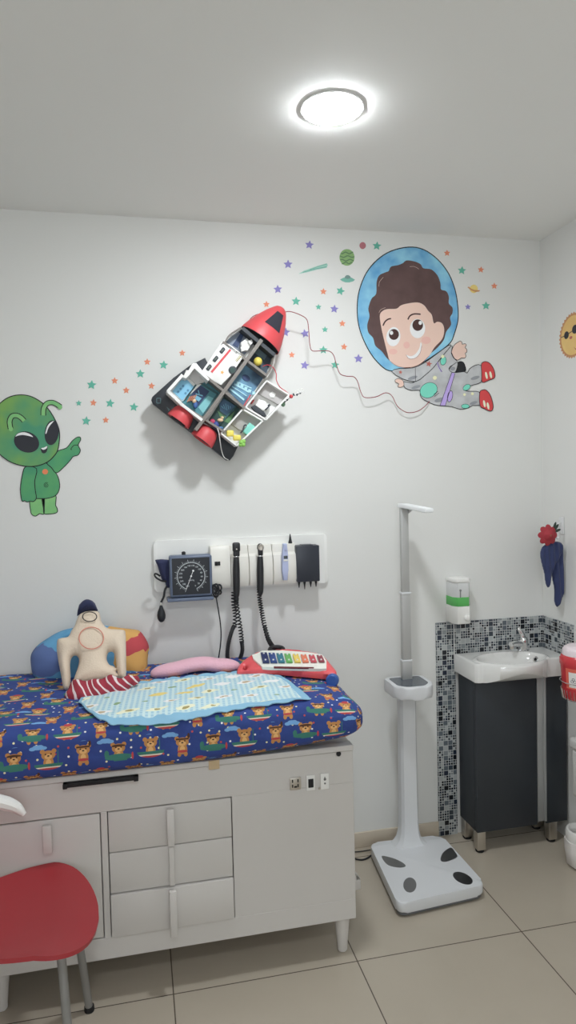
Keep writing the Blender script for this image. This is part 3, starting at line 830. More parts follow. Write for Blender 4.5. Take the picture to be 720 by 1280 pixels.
# two instrument handles
def cq(x, y, d): return wl(180+x/2.88, 650+y/2.88, d)
def handle(pxs, label, name, cone):
    x0, top, bot = pxs
    t = thing(name, label, 'medical instrument', tuple(cq(x0, bot, .085)))
    a, b_ = cq(x0, top+50, .082), cq(x0+1, bot, .084)
    bm = add_tube(B(), catmull([a, a.lerp(b_, .3), a.lerp(b_, .7), b_], 5), [.0115, .012, .0125, .013, .0135, .014, .0142, .0142, .0142, .014, .0138, .0135, .013, .012, .010, .007], 16)
    obj('grip', bm, M_black, t)
    obj('collar', add_lathe(B(), [(.0095, -.009), (.0118, -.006), (.0118, .004), (.0095, .010)], a+V((0, 0, .008)), n=16), M_chrome, t)
    h = cq(x0, top+20, .084)
    if cone:
        bm = add_ball(B(), h+V((0, 0, .004)), (.013, .014, .016)); add_box(bm, h+V((-.010, -.013, -.028)), h+V((.010, .006, .0)), .004)
        obj('head', bm, M_black, t)
        obj('lens_ring', add_lathe(B(), [(.0055, 0), (.012, 0), (.013, .006), (.010, .009), (.006, .005)], h+V((0, -.012, .005)), (0, -1, 0), n=18), M_steel, t)
    else:
        bm = add_box(B(), h+V((-.015, -.013, -.012)), h+V((.015, .010, .026)), .007, 3); add_box(bm, h+V((-.0125, -.011, -.030)), h+V((.0125, .008, -.006)), .005, 3)
        obj('head', bm, M_black, t)
        obj('lens', add_lathe(B(), [(0, 0), (.003, 0), (.003, .001), (0, .0015)], h+V((0, -.0125, .0)), (0, -1, 0), n=12), M_steel, t)
    return t, b_
M_cord = mat('black_cord', (22, 23, 26), .45)
t, b1 = handle((332, 84, 282), 'black ophthalmoscope with flat head hanging left on the wall panel', 'ophthalmoscope', False)
p1 = [b1, cq(333, 300, .088), cq(340, 350, .087), cq(348, 400, .086), cq(352, 440, .086)]
bm = add_tube(B(), coil_path(p1, .0078, 17), .0026, 6)
p2 = [cq(322, 258, .080), cq(322, 300, .082), cq(328, 340, .083), cq(326, 385, .084)]
add_tube(bm, coil_path(p2, .0075, 12), .0026, 6)
p3 = [cq(352, 440, .086), cq(354, 470, .084), cq(345, 500, .082), cq(328, 518, .08), cq(308, 512, .08), cq(300, 488, .082), cq(305, 440, .083), cq(318, 395, .084), cq(326, 380, .084)]
add_tube(bm, coil_path(p3, .0072, 75, 7), .0018, 5)
add_tube(bm, catmull(p3, 6), .0075, 8)
obj('coiled_cord', bm, M_cord, t)
t, b2 = handle((418, 82, 270), 'black otoscope with round lens head hanging right on the wall panel', 'otoscope', True)
zt_ = ztop(.47, -.22)
c0 = cq(480, 470, .20)
p1 = [cq(414, 232, .078), cq(416, 280, .085), cq(424, 330, .095), cq(434, 380, .12), cq(448, 430, .155), cq(466, 458, .19), cq(484, 468, .215)]
bm = add_tube(B(), coil_path(p1, .0078, 34), .0026, 6)
add_tube(bm, catmull(p1[3:], 6), .0068, 8)
pc = cq(477, 470, .232); pts = [pc+V((math.cos(a)*.026, math.sin(a)*.016, .004+.006*math.sin(a*1.0))) for a in [k*PI/12 for k in range(26)]]
add_tube(bm, pts, .0085, 8)
obj('coiled_cord', bm, M_cord, t)
# thermometer
th = thing('ear_thermometer', 'lavender grey digital thermometer clipped to the wall panel', 'thermometer', tuple(cq(508, 210, .09)))
a = cq(506, 85, .085); b_ = cq(508, 216, .085)
M_lav = mat('lavender_plastic', (156, 164, 196), .4)
W_ = .0125
bm = add_prism(B(), [V((a.x-.008, -.096, a.z)), V((a.x+.008, -.096, a.z)), V((a.x+.010, -.096, a.z-.03)), V((b_.x+W_, -.096, a.z-.05)), V((b_.x+W_, -.096, b_.z+.04)), V((b_.x+.009, -.096, b_.z)), V((b_.x-.009, -.096, b_.z)), V((b_.x-W_, -.096, b_.z+.04)), V((b_.x-W_, -.096, a.z-.05)), V((a.x-.010, -.096, a.z-.03))], (0, .024, 0), .004)
obj('body', bm, M_lav, th)
p = cq(510, 134, .097)
obj('screen', add_box(B(), (p.x-.008, -.0985, p.z-.006), (p.x+.008, -.0955, p.z+.006), .001), mat('lcd_dark', (62, 68, 72), .25), th)
obj('button', add_box(B(), (p.x-.009, -.0978, p.z-.016), (p.x+.009, -.0955, p.z-.009), .001), M_white, th)
obj('probe_clip', add_box(B(), (a.x-.003, -.100, a.z-.028), (a.x+.006, -.094, a.z-.004), .002), M_lav, th)
# dispenser of specula
x0, x1 = cq(549, 150, .075).x, cq(632, 150, .075).x; z1, z0 = cq(590, 92, .075).z, cq(590, 222, .075).z
dis = thing('specula_dispenser', 'black box dispenser with pointed tips below at panel right end', 'dispenser', ((x0+x1)/2, -.02, z0))
obj('case', add_box(add_box(B(), (x0, -.078, z0), (x1, -.0165, z1), .004), (x0+.025, -.07, z1-.001), (x1-.025, -.03, z1+.003), .001), mat('graphite_plastic', (38, 42, 52), .35), dis)
for sx_ in (558, 578, 600, 619):
    q = cq(sx_, 222, .05)
    obj('speculum', add_lathe(B(), [(.0055, .002), (.0055, -.006), (.0035, -.014), (.0016, -.026 if sx_ != 578 else -.034), (0, -.027 if sx_ != 578 else -.035)], (q.x, -.05, z0), n=12), M_black, dis)
q = cq(527, 92, .035)
obj('speculum', add_lathe(B(), [(.0085, 0), (.008, .005), (.005, .018), (.002, .038), (0, .039)], (q.x, -.034, 1.3352), n=14), M_black, label='single black cone tip standing on top of the wall panel', cat='speculum')

# ------------------------------------------------------------------ scale with height rod
scl = thing('weighing_scale', 'white column scale with height rod standing beside the mosaic', 'scale', (1.07, -.29, 0))
M_sc = mat('scale_white', (200, 202, 204), .4, k=.8)
A, Bc, Cc, Dd = (V((.912, -.082, 0)), V((1.232, -.100, 0)), V((1.236, -.480, 0)), V((.872, -.512, 0)))
def rpoly(pts, r, n=6):
    o = []
    N = len(pts)
    for i in range(N):
        p, a, b_ = pts[i], pts[i-1], pts[(i+1) % N]
        s_, e_ = p+(a-p).normalized()*r, p+(b_-p).normalized()*r
        for k in range(n+1):
            t = k/n; o.append(s_*(1-t)**2+p*2*t*(1-t)+e_*t*t)
    return o
rp = rpoly([A, Bc, Cc, Dd], .038)
obj('platform', add_prism(B(), [p+V((0, 0, .058)) for p in rp], (0, 0, -.040), .008), M_sc, scl)
cen = (A+Bc+Cc+Dd)/4
obj('base_rim', add_prism(B(), [cen+(p-cen)*.965+V((0, 0, .020)) for p in rp], (0, 0, -.014)), mat('scale_grey', (90, 92, 94), .6), scl)
bm = B()
for p in (A, Bc, Cc, Dd):
    q = cen+(p-cen)*.8; add_lathe(bm, [(.016, 0), (.018, .008)], (q.x, q.y, 0), n=14)
obj('foot', bm, M_dark, scl)
def z6(x, y): return 430+x/3.79, 1000+y/3.79
M_foot = mat('electrode_metal', (120, 120, 120), .28, 1)
for pts, dim in (([(178, 266), (205, 268), (245, 280), (280, 298), (292, 313), (265, 319), (225, 313), (197, 298)], 0), (ell2(312, 402, 31, 35), 0), ([(458, 285), (465, 255), (490, 232), (510, 226), (525, 245), (537, 268), (510, 283), (480, 292)], 1), (ell2(563, 370, 50, 24, rot=.42), 1)):
    q = [atz(*z6(*p), .0592) for p in pts]
    q = catmull(q, 3, True)
    obj('electrode', add_prism(B(), q, (0, 0, -.004)), M_foot, scl)
# column with flared base
ox, oy = 1.074, -.125
def rcol(z_, w_, d_):
    return [V((ox+w_*x_, oy+d_*y_, z_)) for x_, y_ in ((-1, -.55), (-.75, -1), (.75, -1), (1, -.55), (1, .75), (.8, 1), (-.8, 1), (-1, .75))]
bm = B(); prof = [(.056, .074, .040), (.066, .060, .036), (.085, .047, .032), (.115, .040, .029), (.16, .0375, .0275), (.45, .036, .026), (.735, .0345, .025)]
rings = [[bm.verts.new(p) for p in rcol(*a)] for a in prof]
for a, b_ in zip(rings, rings[1:]):
    for k in range(8): bm.faces.new((a[k], a[(k+1) % 8], b_[(k+1) % 8], b_[k]))
bm.faces.new(rings[0][::-1]); bm.faces.new(rings[-1])
obj('column', bm, M_sc, scl, sharp=25)
# display head
hp = [atz(*q, .752) for q in ((484.5, 853), (527, 850), (540, 863), (534, 876.5), (497, 877))]
hp = [V((.985, -.085, 0)), V((1.155, -.085, 0)), V((1.155, -.22, 0)), V((1.115, -.262, 0)), V((1.03, -.262, 0)), V((.985, -.22, 0))]
hd = obj('display_head', add_prism(B(), [p+V((0, 0, .757)) for p in rpoly(hp, .022, 4)], (0, 0, -.050), .008), M_sc, scl)
hi = [V((1.003, -.105, 0)), V((1.137, -.105, 0)), V((1.137, -.208, 0)), V((1.105, -.238, 0)), V((1.035, -.238, 0)), V((1.003, -.208, 0))]
obj('display_glass', add_prism(B(), [p+V((0, 0, .7585)) for p in rpoly(hi, .014, 4)], (0, 0, -.004)), mat('display_dark_glass', (66, 74, 82), .12, spec=.6), hd)
M_rod = mat('rod_grey', (158, 158, 156), .38, .3)
obj('rod_socket', add_box(B(), (ox-.021, oy-.017, .755), (ox+.021, oy+.012, .835), .003), M_rod, scl)
obj('lower_rod', add_box(B(), (ox-.0185, oy-.015, .835), (ox+.0185, oy+.010, 1.118), .002), M_rod, scl)
obj('rod_joint', add_box(B(), (ox-.0215, oy-.018, 1.113), (ox+.0215, oy+.013, 1.121), .002), M_sc, scl)
obj('rod_joint', add_box(B(), (ox-.0215, oy-.018, .832), (ox+.0215, oy+.013, .839), .002), M_sc, scl)
obj('upper_rod', add_box(B(), (ox-.016, oy-.013, 1.12), (ox+.016, oy+.008, 1.478), .002), M_rod, scl)
bm = add_prism(B(), [V((ox-.020, oy+.016, 1.470)), V((ox-.020, oy-.03, 1.470)), V((ox+.004, oy-.205, 1.456)), V((ox+.040, oy-.205, 1.456)), V((ox+.026, oy+.005, 1.470)), V((ox+.02, oy+.016, 1.470))], (0, 0, .018), .004)
add_prism(bm, [V((ox+.018, oy-.01, 1.472)), V((ox+.018, oy-.01, 1.446)), V((ox+.034, oy-.05, 1.472))], (0, .012, 0))
obj('head_slide', bm, mat('slide_white', (214, 216, 216), .4, k=.76), scl)
# cable of the scale
bm = add_tube(B(), catmull([atz(*z6(135, 258), .012), atz(*z6(110, 275), .005), atz(*z6(85, 283), .004), atz(*z6(52, 278), .004), atz(*z6(10, 262), .004), V((.70, -.15, .004)), V((.58, -.12, .004))], 6), .0036, 7)
add_tube(bm, catmull([atz(*z6(128, 236), .012), atz(*z6(90, 242), .005), atz(*z6(50, 246), .004), atz(*z6(5, 250), .004), V((.62, -.06, .004))], 6), .0024, 7)
obj('scale_cable', bm, MATS['black_rubber'], label='black cable on the floor leading from the scale behind the table', cat='cable')

# ------------------------------------------------------------------ soap dispenser
sp_ = thing('soap_dispenser', 'white wall soap dispenser with green liquid window above the sink', 'soap dispenser', (1.36, 0, .955))
sx0, sx1 = 1.315, 1.402
def soapsec(z0, z1, m, name, par, ins=0.0, b=.006):
    pts = [V((sx0+ins, -.001, 0)), V((sx0+ins, -.062+ins, 0)), V((sx0+.016+ins, -.085+ins, 0)), V((sx1-.016-ins, -.085+ins, 0)), V((sx1-ins, -.062+ins, 0)), V((sx1-ins, -.001, 0))]
    return obj(name, add_prism(B(), [p+V((0, 0, z0)) for p in pts], (0, 0, z1-z0), b), m, par)
soapsec(.958, 1.036, M_white, 'base', sp_)
soapsec(1.1365, 1.156, M_white, 'lid', sp_)
M, nt, b = new_mat('clear_tank_plastic'); b.inputs['Base Color'].default_value = (.86, .87, .86, 1); b.inputs['Roughness'].default_value = .25; b.inputs['Transmission Weight'].default_value = .2
soapsec(1.074, 1.137, M, 'tank', sp_, .003, .001)
soapsec(1.0355, 1.0745, mat('green_soap', (58, 156, 62), .15, coat=.5), 'liquid_soap', sp_, .002, .001)
p = aty(584.5, 773, -.088)
obj('push_button', add_lathe(B(), [(.010, 0), (.014, .002), (.0145, .006), (.010, .012), (0, .014)], (sx1-.030, -.084, .985), (0, -1, 0), n=18), M_white, sp_)
bm = add_lathe(B(), [(0, 0), (.005, 0), (.005, .002), (0, .002)], (sx0+.030, -.082, 1.105), (0, -1, 0), n=12)
add_lathe(bm, [(.003, 0), (.003, .03)], (sx0+.030, -.0815, 1.075), n=8)
obj('sight_tube', bm, mat('grey_tube', (110, 110, 110), .5), sp_)

# ------------------------------------------------------------------ vanity cabinet and sink
van = thing('vanity_cabinet', 'narrow dark charcoal vanity cabinet on chrome legs under the sink', 'cabinet', (1.56, -.10, 0))
M_char = mat('charcoal_laminate', (35, 40, 46), .42, var=.05, vscale=30)
CX0, CX1, CY0, CY1 = 1.356, 1.782, -.186, -.030
obj('carcass', add_box(B(), (CX0, CY0+.018, .092), (CX1, CY1, .735), .001), M_char, van)
hx0, hx1 = aty(672, 950, -.19).x, aty(682.5, 950, -.19).x
dr = obj('door', add_box(B(), (CX0, CY0-.002, .092), (hx0-.001, CY0+.017, .728), .0015), M_char, van)
obj('filler_panel', add_box(B(), (hx1+.001, CY0-.002, .092), (CX1, CY0+.017, .728), .0015), M_char, van)
M_alu = mat('aluminium', (158, 160, 160), .38, .6)
bm = add_box(B(), (hx0, CY0-.001, .104), (hx1, CY0+.017, .728), .001); add_box(bm, (hx1-.010, CY0-.008, .104), (hx1, CY0, .728), .001); add_box(bm, (hx0, CY0-.005, .104), (hx0+.005, CY0, .728), .001)
obj('handle', bm, M_alu, dr)
for lx, ly in ((CX0+.022, CY0+.022), (CX1-.066, CY0+.022), (CX0+.022, CY1-.02), (CX1-.066, CY1-.02)):
    l = obj('leg', add_box(B(), (lx-.019, ly-.019, .012), (lx+.019, ly+.019, .0925), .002), M_steel, van)
    obj('foot', add_lathe(B(), [(.017, 0), (.019, .004), (.019, .011), (.015, .013)], (lx, ly, 0), n=14), M_dark, l)
snk = thing('sink', 'white ceramic corner sink with rounded bowl on the charcoal cabinet', 'sink', (1.56, -.11, .736))
SX0, SX1, SY0, SY1, SZ0, SZ1 = 1.346, 1.7845, -.212, -.009, .737, .818
bxc, bry = 1.545, .0
front_edge = [(SX0+.012, SY0)]
for k in range(0, 17):
    t = k/16; xx = SX0+.030+t*(.300)
    front_edge.append((xx, SY0-.075*math.sin(PI*t)**.8))
front_edge += [(SX1, SY0)]
outl = [(SX0, SY1), (SX0, SY0+.012)]+front_edge+[(SX1, SY1)]
def bowl(u, v):
    a = (u-1.535)/.150; b_ = (v+.165)/.095
    return a*a+b_*b_
def stop_(u, v, d):
    q = bowl(u, v); rim = -.006*(1-min(d/.010, 1))**2
    if q < 1: return SZ1-.068*(1-q)**.55+rim*.0
    if q < 1.25: return SZ1+.0015*math.sin((q-1)/.25*PI)+rim
    return SZ1-.003+rim
def sbot(u, v, d):
    if v < SY0:
        t = (SY0-v)/.075
        return SZ0+(SZ1-.034-SZ0)*min(1, t)**1.7
    return SZ0
bm = slab(B(), [outl], .0045, stop_, sbot, lambda u, v, w_: V((u, v, w_)))
for f in bm.faces: pass
M_cer = mat('white_ceramic', (216, 215, 211), .12, k=.88, coat=.6)
obj('basin', bm, M_cer, snk, sharp=60)
obj('overflow', add_lathe(B(), [(.006, 0), (.012, .0), (.014, .002), (.012, .004), (.007, .003)], (1.655, -.158, .800), V((-1, -.25, .45)), n=20, capend=False), M_chrome, snk)
obj('overflow_hole', add_lathe(B(), [(0, .0015), (.0085, .0015)], (1.655, -.158, .800), V((-1, -.25, .45)), n=16), M_dark, snk)
obj('drain', add_lathe(B(), [(0, .004), (.012, .004), (.017, .002), (.018, 0)], (1.535, -.165, .7495), n=20), M_chrome, snk)
tap = thing('faucet', 'chrome single lever faucet at the back of the white sink', 'faucet', (1.655, -.060, .8155))
fx, fy, fz = 1.655, -.060, .8152
obj('body', add_lathe(B(), [(.024, 0), (.025, .004), (.021, .008), (.0195, .04), (.021, .052), (.017, .060), (0, .062)], (fx, fy, fz), n=24), M_chrome, tap)
obj('spout', add_tube(B(), catmull([(fx, fy, fz+.030), (fx-.028, fy-.014, fz+.038), (fx-.062, fy-.032, fz+.045), (fx-.088, fy-.045, fz+.044)], 6), [.014]*7+[.0125]*6+[.012]*6, 14, flat=.8), M_chrome, tap)
obj('aerator', add_lathe(B(), [(.008, 0), (.009, .003), (.009, .016)], (fx-.080, fy-.041, fz+.024), n=14), M_steel, tap)
obj('lever', add_tube(B(), catmull([(fx, fy, fz+.058), (fx-.004, fy+.002, fz+.074), (fx-.014, fy+.004, fz+.092), (fx-.020, fy+.006, fz+.104)], 5), [.012, .0125, .013, .013, .0125, .012, .011, .0105, .010, .0095, .009, .0085, .008, .007, .006, .004], 12, flat=.6), M_chrome, tap)

# ------------------------------------------------------------------ hook with cloth and flower
hk = aty(701, 656, -.15); 
bm = add_box(B(), (XR-.006, -.165, 1.335), (XR-.0005, -.130, 1.41), .003)
add_tube(bm, catmull([(XR-.006, -.148, 1.385), (XR-.022, -.150, 1.375), (XR-.034, -.151, 1.345), (XR-.028, -.151, 1.318), (XR-.016, -.150, 1.325)], 6), .0035, 8)
obj('wall_hook', bm, mat('clear_white_hook', (205, 206, 206), .2, k=.8), label='small white hook stuck on the right wall above the cloth', cat='hook')
clo = thing('hanging_cloth', 'navy blue cloth with two pointed tails hanging from the wall hook', 'cloth', (1.745, -.16, 1.03))
def zc(x, y): q = aty(640+x/4.925, 640+y/4.925, -.165); return q.x, q.z
for nm, pts, off in (('tail', [(165, 255), (180, 210), (225, 185), (270, 180), (300, 200), (290, 260), (262, 310), (243, 350), (232, 400), (215, 462), (198, 440), (190, 380), (172, 310)], .012), ('tail', [(255, 190), (300, 195), (318, 225), (320, 300), (325, 370), (322, 470), (305, 540), (280, 585), (262, 555), (262, 480), (247, 400), (245, 320), (262, 250)], 0)):
    lp = [tuple(q.xy) for q in catmull([V((*zc(*p), 0)) for p in pts], 3, True)]
    lp = [(min(a, XR-.006), b_) for a, b_ in lp]
    bm = slab(B(), [lp], .004, lambda u, v, d: puffed(.013, .014)(u, v, d)*(1+.25*math.sin(u*260+v*20)), puffed(-.011, .012), lambda u, v, w_: V((u, -.165-off-w_, v)))
    obj(nm, bm, mat('blue_scarf', (38, 48, 86), .9, bump=.4, bscale=150, var=.15, vscale=30, sheen=.2), clo, sharp=80)
flw = thing('artificial_flower', 'red cloth flower with dark green leaves pinned above the cloth', 'flower', (1.715, -.19, 1.325))
fx_, fz_ = zc(198, 140); fc = V((fx_, -.20, fz_))
M_pet = mat('red_petal', (146, 30, 42), .8, var=.2, vscale=60)
for ringn, rr, tilt, sz in ((8, .028, .35, .0175), (6, .0165, .75, .015)):
    for k in range(ringn):
        a = 2*PI*k/ringn+ringn*.3
        Mx = Matrix.Rotation(a, 4, 'Y')@Matrix.Translation((rr, 0, 0))@Matrix.Rotation(tilt, 4, 'Z')
        bm = add_ball(B(), (0, 0, 0), (sz*1.1, .0035, sz*.85), 12); bm.transform(Matrix.Translation(fc+V((0, -.004 if ringn == 6 else .004, 0)))@Mx)
        obj('petal', bm, M_pet, flw, sharp=80)
obj('flower_centre', add_ball(B(), fc+V((0, -.008, 0)), (.009, .006, .009)), mat('flower_eye', (140, 78, 60), .8), flw)
for ax_, az_, rot in ((250, 92, -.9), (256, 112, -.3), (240, 82, -1.2)):
    lx_, lz_ = zc(ax_, az_)
    bm = add_ball(B(), (0, 0, 0), (.017, .002, .006), 12); bm.transform(Matrix.Translation((lx_, -.192, lz_))@Matrix.Rotation(rot, 4, 'Y'))
    obj('leaf', bm, mat('dark_leaf', (38, 52, 44), .7), flw)

# ------------------------------------------------------------------ sharps container in a wire basket, bins at the right edge
scx, scy = 1.700, -.400
sh_ = thing('sharps_container', 'red plastic sharps container with white label and pale lid', 'container', (scx, scy, .702))
M_shr = mat('translucent_red', (188, 34, 44), .25, var=.05)
bm = add_lathe(B(), [(0, .704), (.062, .704), (.068, .712), (.073, .80), (.0755, .835), (.0785, .842), (.0785, .862), (.072, .874), (.066, .880), (0, .881)], (scx, scy, 0), n=40)
obj('bucket', bm, M_shr, sh_)
lid = obj('lid', add_lathe(B(), [(0, .913), (.050, .912), (.062, .905), (.068, .895), (.069, .876), (.064, .874)], (scx, scy, 0), n=40, capend=False), mat('pale_pink_lid', (222, 196, 200), .35, k=.7), sh_)
obj('lid_opening', add_box(B(), (scx+.004, scy-.04, .9115), (scx+.04, scy-.015, .9145), .001), M_dark, lid)
def curved(a0, a1, z0, z1, r0, r1, off, n=10):
    bm = B(); A_ = []
    for k in range(n+1):
        a = a0+(a1-a0)*k/n; d = V((math.cos(a), math.sin(a), 0))
        A_.append([bm.verts.new(V((scx, scy, z_))+d*(r+off)) for z_, r in ((z0, r0), (z1, r1))])
    for p, q in zip(A_, A_[1:]): bm.faces.new((p[0], q[0], q[1], p[1]))
    return bm
def raz(z_): return .068+(.0755-.068)*(z_-.712)/(.835-.712)
vd_ = math.atan2(CAMY-scy, 0-scx)
lab = obj('label_sheet', curved(vd_-.80, vd_+.75, .752, .832, raz(.752), raz(.832), .0006, 16), mat('orange_label', (222, 82, 60), .5), sh_)
obj('label_patch', curved(vd_-.62, vd_-.10, .758, .818, raz(.758), raz(.818), .0012), mat('label_white', (214, 208, 204), .5, k=.7), lab)
bm = B(); ac = vd_-.36; zc_ = .785
for k in range(3):
    an = PI/2+k*2*PI/3
    pts = []
    for j in range(13):
        t = 2*PI*j/12; du_, dz_ = math.cos(an)*.006+math.cos(t)*.005, math.sin(an)*.006+math.sin(t)*.005
        aa = ac+du_/.072; d = V((math.cos(aa), math.sin(aa), 0)); zz = zc_+dz_; pts.append(V((scx, scy, zz))+d*(raz(zz)+.0014))
    add_tube(bm, pts, .0009, 5)
add_ball(bm, V((scx, scy, zc_))+V((math.cos(ac), math.sin(ac), 0))*(raz(zc_)+.001), .002, 8)
obj('hazard_symbol', bm, mat('label_grey', (92, 92, 98), .6), lab)
bk = thing('wire_basket', 'chrome wire wall basket holding the red sharps container', 'basket', (scx, scy, .70))
for z_, r_ in ((.772, .0775), (.7025, .066)):
    obj('hoop', add_tube(B(), [V((scx+r_*math.cos(k*PI/20), scy+r_*math.sin(k*PI/20), z_)) for k in range(41)], .0018, 6, cap=False), M_chrome, bk)
bm = B()
for k in range(30):
    a = 2*PI*k/30; d = V((math.cos(a), math.sin(a), 0))
    add_tube(bm, [V((scx, scy, .700))+d*.060, V((scx, scy, .7025))+d*.0675, V((scx, scy, .742))+d*.0745], .0013, 5)
obj('wire', bm, M_chrome, bk)
bm = B()
for z_ in (.7025, .772): add_tube(bm, [V((scx+.05, scy+.055, z_)), V((XR-.001, scy+.055, z_))], .0018, 6); add_tube(bm, [V((scx+.05, scy-.055, z_)), V((XR-.001, scy-.055, z_))], .0018, 6)
add_box(bm, (XR-.004, scy-.06, .69), (XR-.0005, scy+.06, .785), .001)
obj('bracket', bm, M_chrome, bk)
# white box on the wall under the container
wb = thing('wall_box', 'white plastic box with a lid fixed low on the right wall', 'box', (1.74, -.34, .30))
obj('body', add_box(B(), (1.722, -.52, .262), (XR-.001, -.305, .462), .012, 3), M_white, wb)
obj('lid', add_box(B(), (1.716, -.53, .462), (XR-.001, -.295, .506), .010, 3), M_white, wb)
# bin with a bag
bn = thing('waste_bin', 'white waste bin lined with a white bag at the right edge', 'bin', (1.682, -.375, 0))
M_bag = mat('white_bag', (214, 210, 206), .35, k=.78, bump=.6, bscale=30)
bm = add_lathe(B(), [(0, .003), (.048, .003), (.060, .014), (.066, .07), (.066, .11)], (1.722, -.372, 0), n=36)
for v in bm.verts:
    a = math.atan2(v.co.y+.372, v.co.x-1.722); f = 1+.035*math.sin(a*9+v.co.z*30)+.02*math.sin(a*17)
    v.co.x = 1.722+(v.co.x-1.722)*f; v.co.y = -.372+(v.co.y+.372)*f
obj('bag', bm, M_bag, bn, sharp=80)
obj('bucket', add_lathe(B(), [(.058, .09), (.063, .12), (.064, .140), (.060, .150), (.052, .152), (.050, .13)], (1.722, -.372, 0), n=36, capend=False), M_white, bn)

# ------------------------------------------------------------------ red chair
ch = thing('plastic_chair', 'red plastic shell chair with grey metal legs in the foreground', 'chair', (-.36, -.87, 0))
# seat outline in plan, front at +x
NU, NV_ = 30, 20
def half(x):   # half width and centre line of the seat along x
    t = max(0, min(1, (x+.52)/.26))
    wdt = .140+.072*math.sin(t*PI*.5)
    e = max(0, (x+.275)/.1405)
    return wdt*math.sqrt(max(0.0, 1-min(1, e)**2.15))
def seatz(x, s_):
    q_ = min(1.2, abs(s_)*half(x)/.2)
    z_ = .444+.014*q_**2.5
    z_ -= .012*math.exp(-((x+.33)/.12)**2)*(1-min(1, q_*q_))
    z_ -= .014*max(0, (x+.22)/.09)**2
    return z_
bm = B(); grid = []
path = []
for i in range(NU+1): path.append((-.134-.0001-.45*(i/NU), None))
for i in range(NU+1):
    x_ = -.1345-(i/NU)**1.35*.44; hw = half(x_)
    row_ = []
    for j in range(NV_+1):
        s_ = -1+2*j/NV_
        row_.append(V((x_, -.872-.055*max(0, min(1, (x_+.275)/.1405))+s_*max(hw, .002), seatz(x_, s_))))
    grid.append(row_)
for i in range(1, 19):      # backrest rising at the left
    t = i/18; a = t*1.45
    x_ = -.5745-.07*math.sin(min(a, 1.45))-.06*t; z_ = .462+.30*t*t*.6+.12*t
    hw = .150+.045*math.sin(t*PI*.62) if t < .8 else (.150+.045*math.sin(t*PI*.62))*math.sqrt(max(.02, 1-((t-.8)/.2)**2.2))
    grid.append([V((x_+.02*(s_*s_), -.872+s_*hw, z_+.012*s_*s_)) for s_ in [-1+2*j/NV_ for j in range(NV_+1)]])
VV = [[bm.verts.new(p) for p in r] for r in grid]
for a, b_ in zip(VV, VV[1:]):
    for j in range(NV_): bm.faces.new((a[j], a[j+1], b_[j+1], b_[j]))
bmesh.ops.recalc_face_normals(bm, faces=bm.faces)
up = sum((f.normal.z for f in bm.faces))
if up < 0: bmesh.ops.reverse_faces(bm, faces=bm.faces)
bm.normal_update()
bmesh.ops.solidify(bm, geom=bm.faces[:], thickness=.011)
obj('seat_shell', bm, mat('red_shell_plastic', (146, 28, 36), .36), ch, sharp=50)
M_leg = mat('grey_tube_metal', (128, 128, 126), .4, .5)
for fxx, fyy, tx, ty in ((-.189, -.684, -.225, -.755), (-.200, -1.052, -.228, -.985), (-.60, -.69, -.53, -.76), (-.60, -1.05, -.53, -.985)):
    pts = catmull([(fxx, fyy, .004), (fxx*.5+tx*.5, fyy*.5+ty*.5, .23), (tx, ty, .398), (tx*.9-.36*.1, ty*.9-.87*.1, .412)], 6)
    l = obj('leg', add_tube(B(), pts, .0115, 14), M_leg, ch)
    obj('foot_cap', add_lathe(B(), [(.014, 0), (.0155, .003), (.0145, .016), (.012, .018)], (fxx, fyy, 0), n=16), M_dark, l)
bm = add_tube(B(), catmull([(-.225, -.755, .408), (-.235, -.87, .410), (-.228, -.985, .408)], 5), .0095, 10)
add_tube(bm, catmull([(-.53, -.76, .408), (-.53, -.87, .410), (-.53, -.985, .408)], 5), .0095, 10)
obj('seat_support', bm, M_leg, ch)

# ------------------------------------------------------------------ wall murals
def wsm(pts, zo, zs, n=4, closed=True):
    q = [wl(zo[0]+x/zs, zo[1]+y/zs) for x, y in pts]
    return catmull(q, n, closed)
def wst(pts, zo, zs): return [wl(zo[0]+x/zs, zo[1]+y/zs) for x, y in pts]
LY = lambda k: -(.0006+.0005*k)
ZA, SA, ZB, SB = (440, 300), 5.143, (480, 410), 4.8
boy = thing('astronaut_mural', 'painted boy astronaut in a blue bubble helmet on the back wall', 'wall painting', tuple(wl(520, 510)))
skin = mat('paint_skin', (222, 174, 158), .7); skin2 = mat('paint_skin_pink', (220, 160, 148), .7)
def patch(name, pts, m, k, par, sm=True, outline=0, lw=None, closed=True, lname='outline'):
    bm = add_flat(B(), pts, LY(k))
    o = obj(name, bm, m, par)
    if outline: obj(lname, ribbon(B(), pts, outline, LY(k)-.0003, True), M_line, o if o.parent and not o.parent.parent else par)
    return o
helm = [(33, 440), (45, 330), (90, 215), (160, 130), (250, 72), (365, 46), (460, 62), (550, 125), (620, 215), (662, 320), (680, 430), (680, 520), (655, 610), (630, 662), (560, 720), (430, 800), (300, 832), (250, 842), (200, 820), (130, 745), (75, 645), (42, 545)]
patch('helmet', wsm(helm, ZA, SA), ramp_mat('paint_helmet_blue', (66, 140, 190), (124, 186, 214), 9, .6), 0, boy, outline=.0042)
hair = [(105, 440), (125, 378), (155, 345), (158, 270), (175, 228), (215, 208), (235, 200), (250, 172), (295, 162), (325, 150), (350, 132), (400, 138), (440, 156), (458, 182), (510, 190), (550, 230), (568, 280), (572, 318), (605, 330), (622, 365), (622, 408), (645, 435), (645, 470), (630, 500), (636, 545), (605, 590), (590, 640), (560, 680), (510, 725), (440, 770), (300, 790), (237, 772), (190, 715), (150, 680), (135, 630), (105, 595), (98, 545), (112, 490)]
patch('hair', wsm(hair, ZA, SA), ramp_mat('paint_hair_brown', (78, 56, 54), (88, 64, 62), 14, .7), 1, boy)
